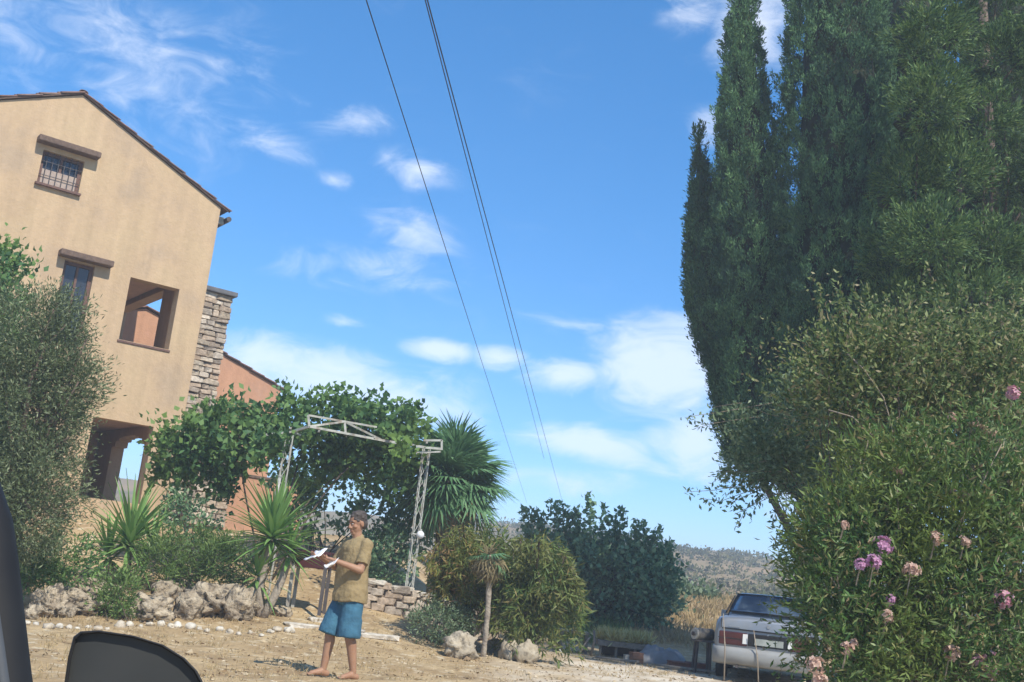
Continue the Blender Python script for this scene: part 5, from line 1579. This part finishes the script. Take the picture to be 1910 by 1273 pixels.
# ------------------------------------------------------------------ person
def remeshed(name, mbx, voxel, m, parent, smooth_it=4, fold_amp=0):
    me = build_mesh(name, mbx.V, mbx.F, m, True)
    o = bpy.data.objects.new(name, me); COL.objects.link(o)
    r_ = o.modifiers.new('r', 'REMESH'); r_.mode = 'VOXEL'; r_.voxel_size = voxel; r_.use_smooth_shade = True
    s_ = o.modifiers.new('s', 'SMOOTH'); s_.factor = .5; s_.iterations = smooth_it
    bpy.context.view_layer.update(); dg = bpy.context.evaluated_depsgraph_get()
    nm = bpy.data.meshes.new_from_object(o.evaluated_get(dg)); o.modifiers.clear(); o.data = nm
    if fold_amp:
        co = np.empty(len(nm.vertices) * 3, np.float32); nm.vertices.foreach_get('co', co); co = co.reshape(-1, 3)
        no = np.empty(len(nm.vertices) * 3, np.float32); nm.vertices.foreach_get('normal', no); no = no.reshape(-1, 3)
        amp = np.array([mnoise.fractal(Vector((q[0] * 9 + q[2] * 3, q[1] * 9 - q[2] * 2, q[2] * 5)), 1.0, 2.0, 3) for q in co]) * fold_amp
        nm.vertices.foreach_set('co', (co + no * amp[:, None]).astype(np.float32).ravel()); nm.update()
    nm.polygons.foreach_set('use_smooth', [True] * len(nm.polygons))
    if not nm.materials: nm.materials.append(m)
    o.parent = parent
    return o


def caps(mbx, p0, r0, p1, r1, n=14, sq=(1, 1)):
    p0 = np.array(p0, float); p1 = np.array(p1, float); d = p1 - p0; L = np.linalg.norm(d); d = d / L
    pts = []; rr = []
    for a in np.linspace(-90, 0, 5)[:-1]: t = math.radians(a); pts.append(p0 + d * math.sin(t) * r0); rr.append(max(1e-4, math.cos(t) * r0))
    pts.append(p0); rr.append(r0); pts.append(p1); rr.append(r1)
    for a in np.linspace(0, 90, 5)[1:]: t = math.radians(a); pts.append(p1 + d * math.sin(t) * r1); rr.append(max(1e-4, math.cos(t) * r1))
    mbx.tube(pts, rr, n)


def ell(mbx, c, r, rot=None):
    bm_ = bmesh.new(); bmesh.ops.create_uvsphere(bm_, u_segments=18, v_segments=12, radius=1)
    R_ = np.eye(3) if rot is None else np.array(rot); c = np.array(c, float)
    mbx.add([c + R_ @ (np.array(v.co) * r) for v in bm_.verts], [[v.index for v in f.verts] for f in bm_.faces]); bm_.free()


# local frame: +y is where the person faces, +x their right hand side
ft = G(632, 1266)
person = thing('person', 'person in an olive shirt and teal shorts, barefoot, looking down at white papers', 'person', ft)
hipR, hipL = (.09, .0, .90), (-.09, .0, .90)
kneeR, kneeL = (.11, .12, .49), (-.11, .03, .48)
ankR, ankL = (.12, .13, .085), (-.13, -.08, .085)
shR, shL = (.175, -.01, 1.40), (-.175, -.01, 1.40)
elR, elL = (.235, .09, 1.14), (-.235, .07, 1.13)
wrR, wrL = (.09, .36, 1.22), (-.13, .33, 1.20)
bd = MB()
for h_, k_, a_ in ((hipR, kneeR, ankR), (hipL, kneeL, ankL)):
    caps(bd, h_, .085, k_, .056); kn = np.array(k_); an = np.array(a_); calf = kn + (an - kn) * .3 + np.array([0, -.018, 0])
    caps(bd, k_, .054, calf, .057); caps(bd, calf, .057, a_, .035)
    toe = an + np.array([.015 if a_[0] > 0 else -.015, .165, -.055]); heel = an + np.array([0, -.045, -.05])
    caps(bd, heel, .034, an + np.array([0, .03, -.035]), .038); caps(bd, an + np.array([0, .02, -.03]), .038, toe - [0, .03, 0], .026)
    for i in range(5): tx = (i - 2) * .017; caps(bd, toe + np.array([tx, -.02 - abs(i - 1.5) * .004, 0]), .012 - .001 * abs(i - 1), toe + np.array([tx * 1.15, .025 - .006 * i * (1 if a_[0] > 0 else 1), -.006]), .009, 8)
ell(bd, (0, -.005, .95), (.165, .115, .13)); ell(bd, (0, .01, 1.10), (.15, .115, .16)); ell(bd, (0, 0, 1.28), (.175, .12, .17)); ell(bd, (0, -.01, 1.40), (.17, .085, .07))
for s_, e_, w_ in ((shR, elR, wrR), (shL, elL, wrL)):
    ell(bd, s_, (.062, .06, .06)); caps(bd, s_, .052, e_, .041); caps(bd, e_, .042, w_, .027)
    sx = 1 if s_[0] > 0 else -1; w_ = np.array(w_); dirh = unit(np.array([-.10 * sx, .9, .18])); sid = unit(np.array([1., .1 * sx, 0])); upn = np.cross(sid, dirh)
    palm_c = w_ + dirh * .05
    ell(bd, palm_c, (.042, .055, .020), np.stack([sid, dirh, upn], 1))
    for i, ln in enumerate((.066, .076, .072, .056)):
        b0_ = palm_c + dirh * .04 + sid * (-sx) * (.030 - .020 * i); k1 = b0_ + dirh * ln * .5 - upn * .006; k2 = k1 + (dirh * .55 + upn * .65) * ln * .5
        caps(bd, b0_, .0095, k1, .0088, 8); caps(bd, k1, .0088, k2, .0075, 8)
    t0 = palm_c - dirh * .02 - sid * sx * .032; t1 = t0 + dirh * .035 - sid * sx * .02 + upn * .01; t2 = t1 + dirh * .03 + upn * .018 + sid * sx * .004
    caps(bd, t0, .0125, t1, .0105, 8); caps(bd, t1, .0105, t2, .0085, 8)
# neck and head, tilted a little down towards the papers
caps(bd, (0, -.005, 1.42), .058, (0, .025, 1.53), .052)
ta = math.radians(-16); HR = np.array([[1, 0, 0], [0, math.cos(ta), -math.sin(ta)], [0, math.sin(ta), math.cos(ta)]]); HO = np.array([0, .03, 1.615])
def hd(x, y, z): return HO + HR @ np.array([x, y, z])
ell(bd, hd(0, -.008, .035), (.076, .095, .092), HR); ell(bd, hd(0, .022, -.035), (.062, .070, .078), HR); ell(bd, hd(0, .06, -.09), (.033, .03, .026), HR)
caps(bd, hd(0, .088, .022), .010, hd(0, .105, -.022), .016, 10); ell(bd, hd(.014, .095, -.028), (.009, .011, .008), HR); ell(bd, hd(-.014, .095, -.028), (.009, .011, .008), HR)
caps(bd, hd(-.042, .076, .036), .011, hd(.042, .076, .036), .011, 8); caps(bd, hd(-.02, .085, -.058), .008, hd(.02, .085, -.058), .008, 8); caps(bd, hd(-.018, .083, -.070), .009, hd(.018, .083, -.070), .009, 8)
for sx in (-1, 1): ell(bd, hd(sx * .076, -.012, -.006), (.010, .022, .033), HR); ell(bd, hd(sx * .045, .062, -.02), (.022, .022, .02), HR)
body_o = remeshed('body', bd, .0062, M_skin, person, 3)
for sx in (-1, 1):
    em = MB(); ell(em, hd(sx * .030, .082, .012), (.0105, .007, .006), HR); eo = em.build('eye', M_eye, None, True); eo.parent = body_o
    im = MB(); ell(im, hd(sx * .030, .0875, .010), (.0050, .0025, .0045), HR); io = im.build('iris', M_iris, None, True); io.parent = body_o
    bw = MB(); caps(bw, hd(sx * .016, .093, .034), .0045, hd(sx * .046, .082, .036), .004, 6); bo_ = bw.build('eyebrow', M_hair, None, True); bo_.parent = body_o
lm = MB(); caps(lm, hd(-.018, .0925, -.064), .0035, hd(.018, .0925, -.064), .0035, 6); lo_ = lm.build('lips', M_lip, None, True); lo_.parent = body_o
hm = MB(); ell(hm, hd(0, -.020, .052), (.083, .096, .090), HR); ell(hm, hd(0, -.060, .0), (.072, .056, .075), HR)
for i in range(30):
    u = unit(rng.normal(size=3) * [1, .8, .6] + [0, -.35, .8]); ell(hm, hd(*(np.array([0, -.02, .05]) + u * [.078, .09, .085])), (.018, .02, .014))
remeshed('hair', hm, .007, M_hair, person, 1, .008)
# clothes
tm = MB()
ell(tm, (0, .005, 1.32), (.20, .145, .15)); ell(tm, (0, .01, 1.12), (.185, .148, .22)); ell(tm, (0, -.01, 1.41), (.185, .10, .062))
V = []; nr = 20; rings = [(.79, .232, .178), (.86, .225, .175), (.98, .208, .165), (1.12, .20, .155), (1.30, .20, .146)]
tt = MB()
for z_, a_, b_ in rings:
    for k in range(nr): t = 2 * math.pi * k / nr; rp = 1 + .035 * math.sin(5 * t + z_ * 9); V.append((a_ * math.cos(t) * rp, b_ * math.sin(t) * rp + .005, z_ + .012 * math.sin(3 * t)))
F = [tuple(range(nr))[::-1], tuple((len(rings) - 1) * nr + k for k in range(nr))] + [(i * nr + k, i * nr + (k + 1) % nr, (i + 1) * nr + (k + 1) % nr, (i + 1) * nr + k) for i in range(len(rings) - 1) for k in range(nr)]
tm.add(V, F)
for s_, e_ in ((shR, elR), (shL, elL)):
    s_ = np.array(s_); e_ = np.array(e_); caps(tm, s_ - [0, 0, .005], .073, s_ + (e_ - s_) * .45, .068); tm.tube([s_ + (e_ - s_) * .3, s_ + (e_ - s_) * .78], [.066, .074], 14)
caps(tm, (0, -.012, 1.43), .066, (0, -.002, 1.462), .064)
remeshed('shirt', tm, .009, M_shirt, person, 3, .014)
sm = MB()
V = []; rings = [(.76, .178, .14), (.85, .180, .14), (.92, .168, .13), (.95, .162, .126)]
for z_, a_, b_ in rings:
    for k in range(nr): t = 2 * math.pi * k / nr; V.append((a_ * math.cos(t), b_ * math.sin(t), z_))
sm.add(V, F[:2] + F[2:2 + 3 * nr] if False else [tuple(range(nr))[::-1], tuple(3 * nr + k for k in range(nr))] + [(i * nr + k, i * nr + (k + 1) % nr, (i + 1) * nr + (k + 1) % nr, (i + 1) * nr + k) for i in range(3) for k in range(nr)])
for h_, k_ in ((hipR, kneeR), (hipL, kneeL)):
    h_ = np.array(h_); k_ = np.array(k_); e_ = h_ + (k_ - h_) * 1.1
    sm.tube([h_ - [0, 0, .02], h_ + (e_ - h_) * .5, e_ + [0, -.01, -.01]], [.112, .114, .124], 18)
remeshed('shorts', sm, .009, M_shorts, person, 3, .012)
wb = MB(); wb.tube([(0, 0, .805), (0, 0, .83)], [.1, .1], 8)
PR_ = math.radians(130)
person.rotation_euler = (0, 0, PR_)


def pw(x, y, z):
    c_, s_ = math.cos(PR_), math.sin(PR_); return np.array(ft) + np.array([x * c_ - y * s_, x * s_ + y * c_, z])


def sheet(name, label, c, w_, l_, seed, pitch):
    r_ = np.random.default_rng(seed); V = []; F = []
    for j in range(7):
        for i in range(6):
            x = (i / 5 - .5) * w_; y = (j / 6 - .5) * l_; z_ = .02 * math.sin(i * .9 + seed) + .012 * math.cos(j * 1.1) + r_.normal() * .002
            V.append(pw(c[0] + x, c[1] + y * math.cos(pitch), c[2] + y * math.sin(pitch) + z_))
    for j in range(6):
        for i in range(5): a = j * 6 + i; F.append((a, a + 1, a + 7, a + 6))
    o = obj(name, V, F, M_paper, None, True, base=pw(*c)); o.modifiers.new('s', 'SOLIDIFY').thickness = .003
    return tag(o, label, 'paper', 'white papers held by the person')


sheet('paper_sheet', 'white sheet of paper held out flat in front of the person', (.0, .50, 1.235), .22, .17, 1, -.65)
sheet('paper_sheet', 'small white paper held close under the forearms of the person', (-.17, .40, 1.165), .13, .12, 2, -.75)

# ------------------------------------------------------------------ the car we look out of: door mirror, pillar and door
own = thing('near_car', 'black door mirror and window pillar of the near car at the lower left corner', 'car', (-.85, .6, 0))
Ym = 1.35
out_px = [(120, 1273), (127, 1225), (137, 1188), (150, 1178), (185, 1176), (250, 1186), (305, 1203), (345, 1228), (368, 1252), (380, 1275), (384, 1320), (372, 1365), (330, 1388), (250, 1396), (170, 1385), (125, 1350), (117, 1310)]
cpx = np.mean(np.array(out_px), 0)


def ring(scale, Y_): return [P(cpx[0] + (x - cpx[0]) * scale, cpx[1] + (y - cpx[1]) * scale, Y_) for x, y in out_px]


n_ = len(out_px); V = []; F = []
for sc, Y_ in ((.93, Ym + .012), (.975, Ym - .002), (1.0, Ym + .006), (1.0, Ym + .03), (.97, Ym + .07), (.86, Ym + .115), (.6, Ym + .14)): V += ring(sc, Y_)
for i in range(6):
    for k in range(n_): k2 = (k + 1) % n_; F.append((i * n_ + k, i * n_ + k2, (i + 1) * n_ + k2, (i + 1) * n_ + k))
F.append(tuple(6 * n_ + k for k in range(n_)))
mh = obj('mirror_housing', V, F, M_blackplastic, own, True)
obj('mirror_face', ring(.945, Ym + .008), [tuple(range(n_))], M_mirrorface, mh)
MB().tube([P(150, 1400, Ym + .05), P(60, 1420, Ym + .03), P(-40, 1440, Ym)], [.03, .026, .03], 10).build('mirror_arm', M_blackplastic, own, True)
Ya = .95
edge = [(-60, 840), (-14, 890), (14, 925), (34, 985), (44, 1060), (50, 1130), (58, 1200), (66, 1273), (84, 1400)]
pts = [P(x - 66, y, Ya) for x, y in edge]
MB().tube(pts, [.02, .0235, .0245, .0245, .0245, .025, .025, .025, .025], 14).build('window_pillar', M_blackplastic, own, True)
pts = [P(x - 62, y, Ya - .03) for x, y in edge[4:]]
MB().tube(pts, [.002, .004, .005, .006, .006], 8).build('pillar_trim', M_greytrim, own, True)
bevel(MB().box((-.80, .45, .62), (.10, 1.3, .60)).build('door', M_blackplastic, own), .03)

# ------------------------------------------------------------------ summer haze
hz_m = bpy.data.materials.new('haze_air'); hz_m.use_nodes = True
nt = hz_m.node_tree; nt.nodes.clear()
ho = nt.nodes.new('ShaderNodeOutputMaterial'); hv = nt.nodes.new('ShaderNodeVolumePrincipled')
hv.inputs['Color'].default_value = (.80, .88, .97, 1); hv.inputs['Density'].default_value = .0031; hv.inputs['Anisotropy'].default_value = .0
nt.links.new(hv.outputs[0], ho.inputs['Volume'])
haze = MB().box((0, 120, 8.9), (900, 560, 19.8)).build('haze', hz_m)
tag(haze, 'thin pale summer haze in the air', 'haze', kind='stuff')
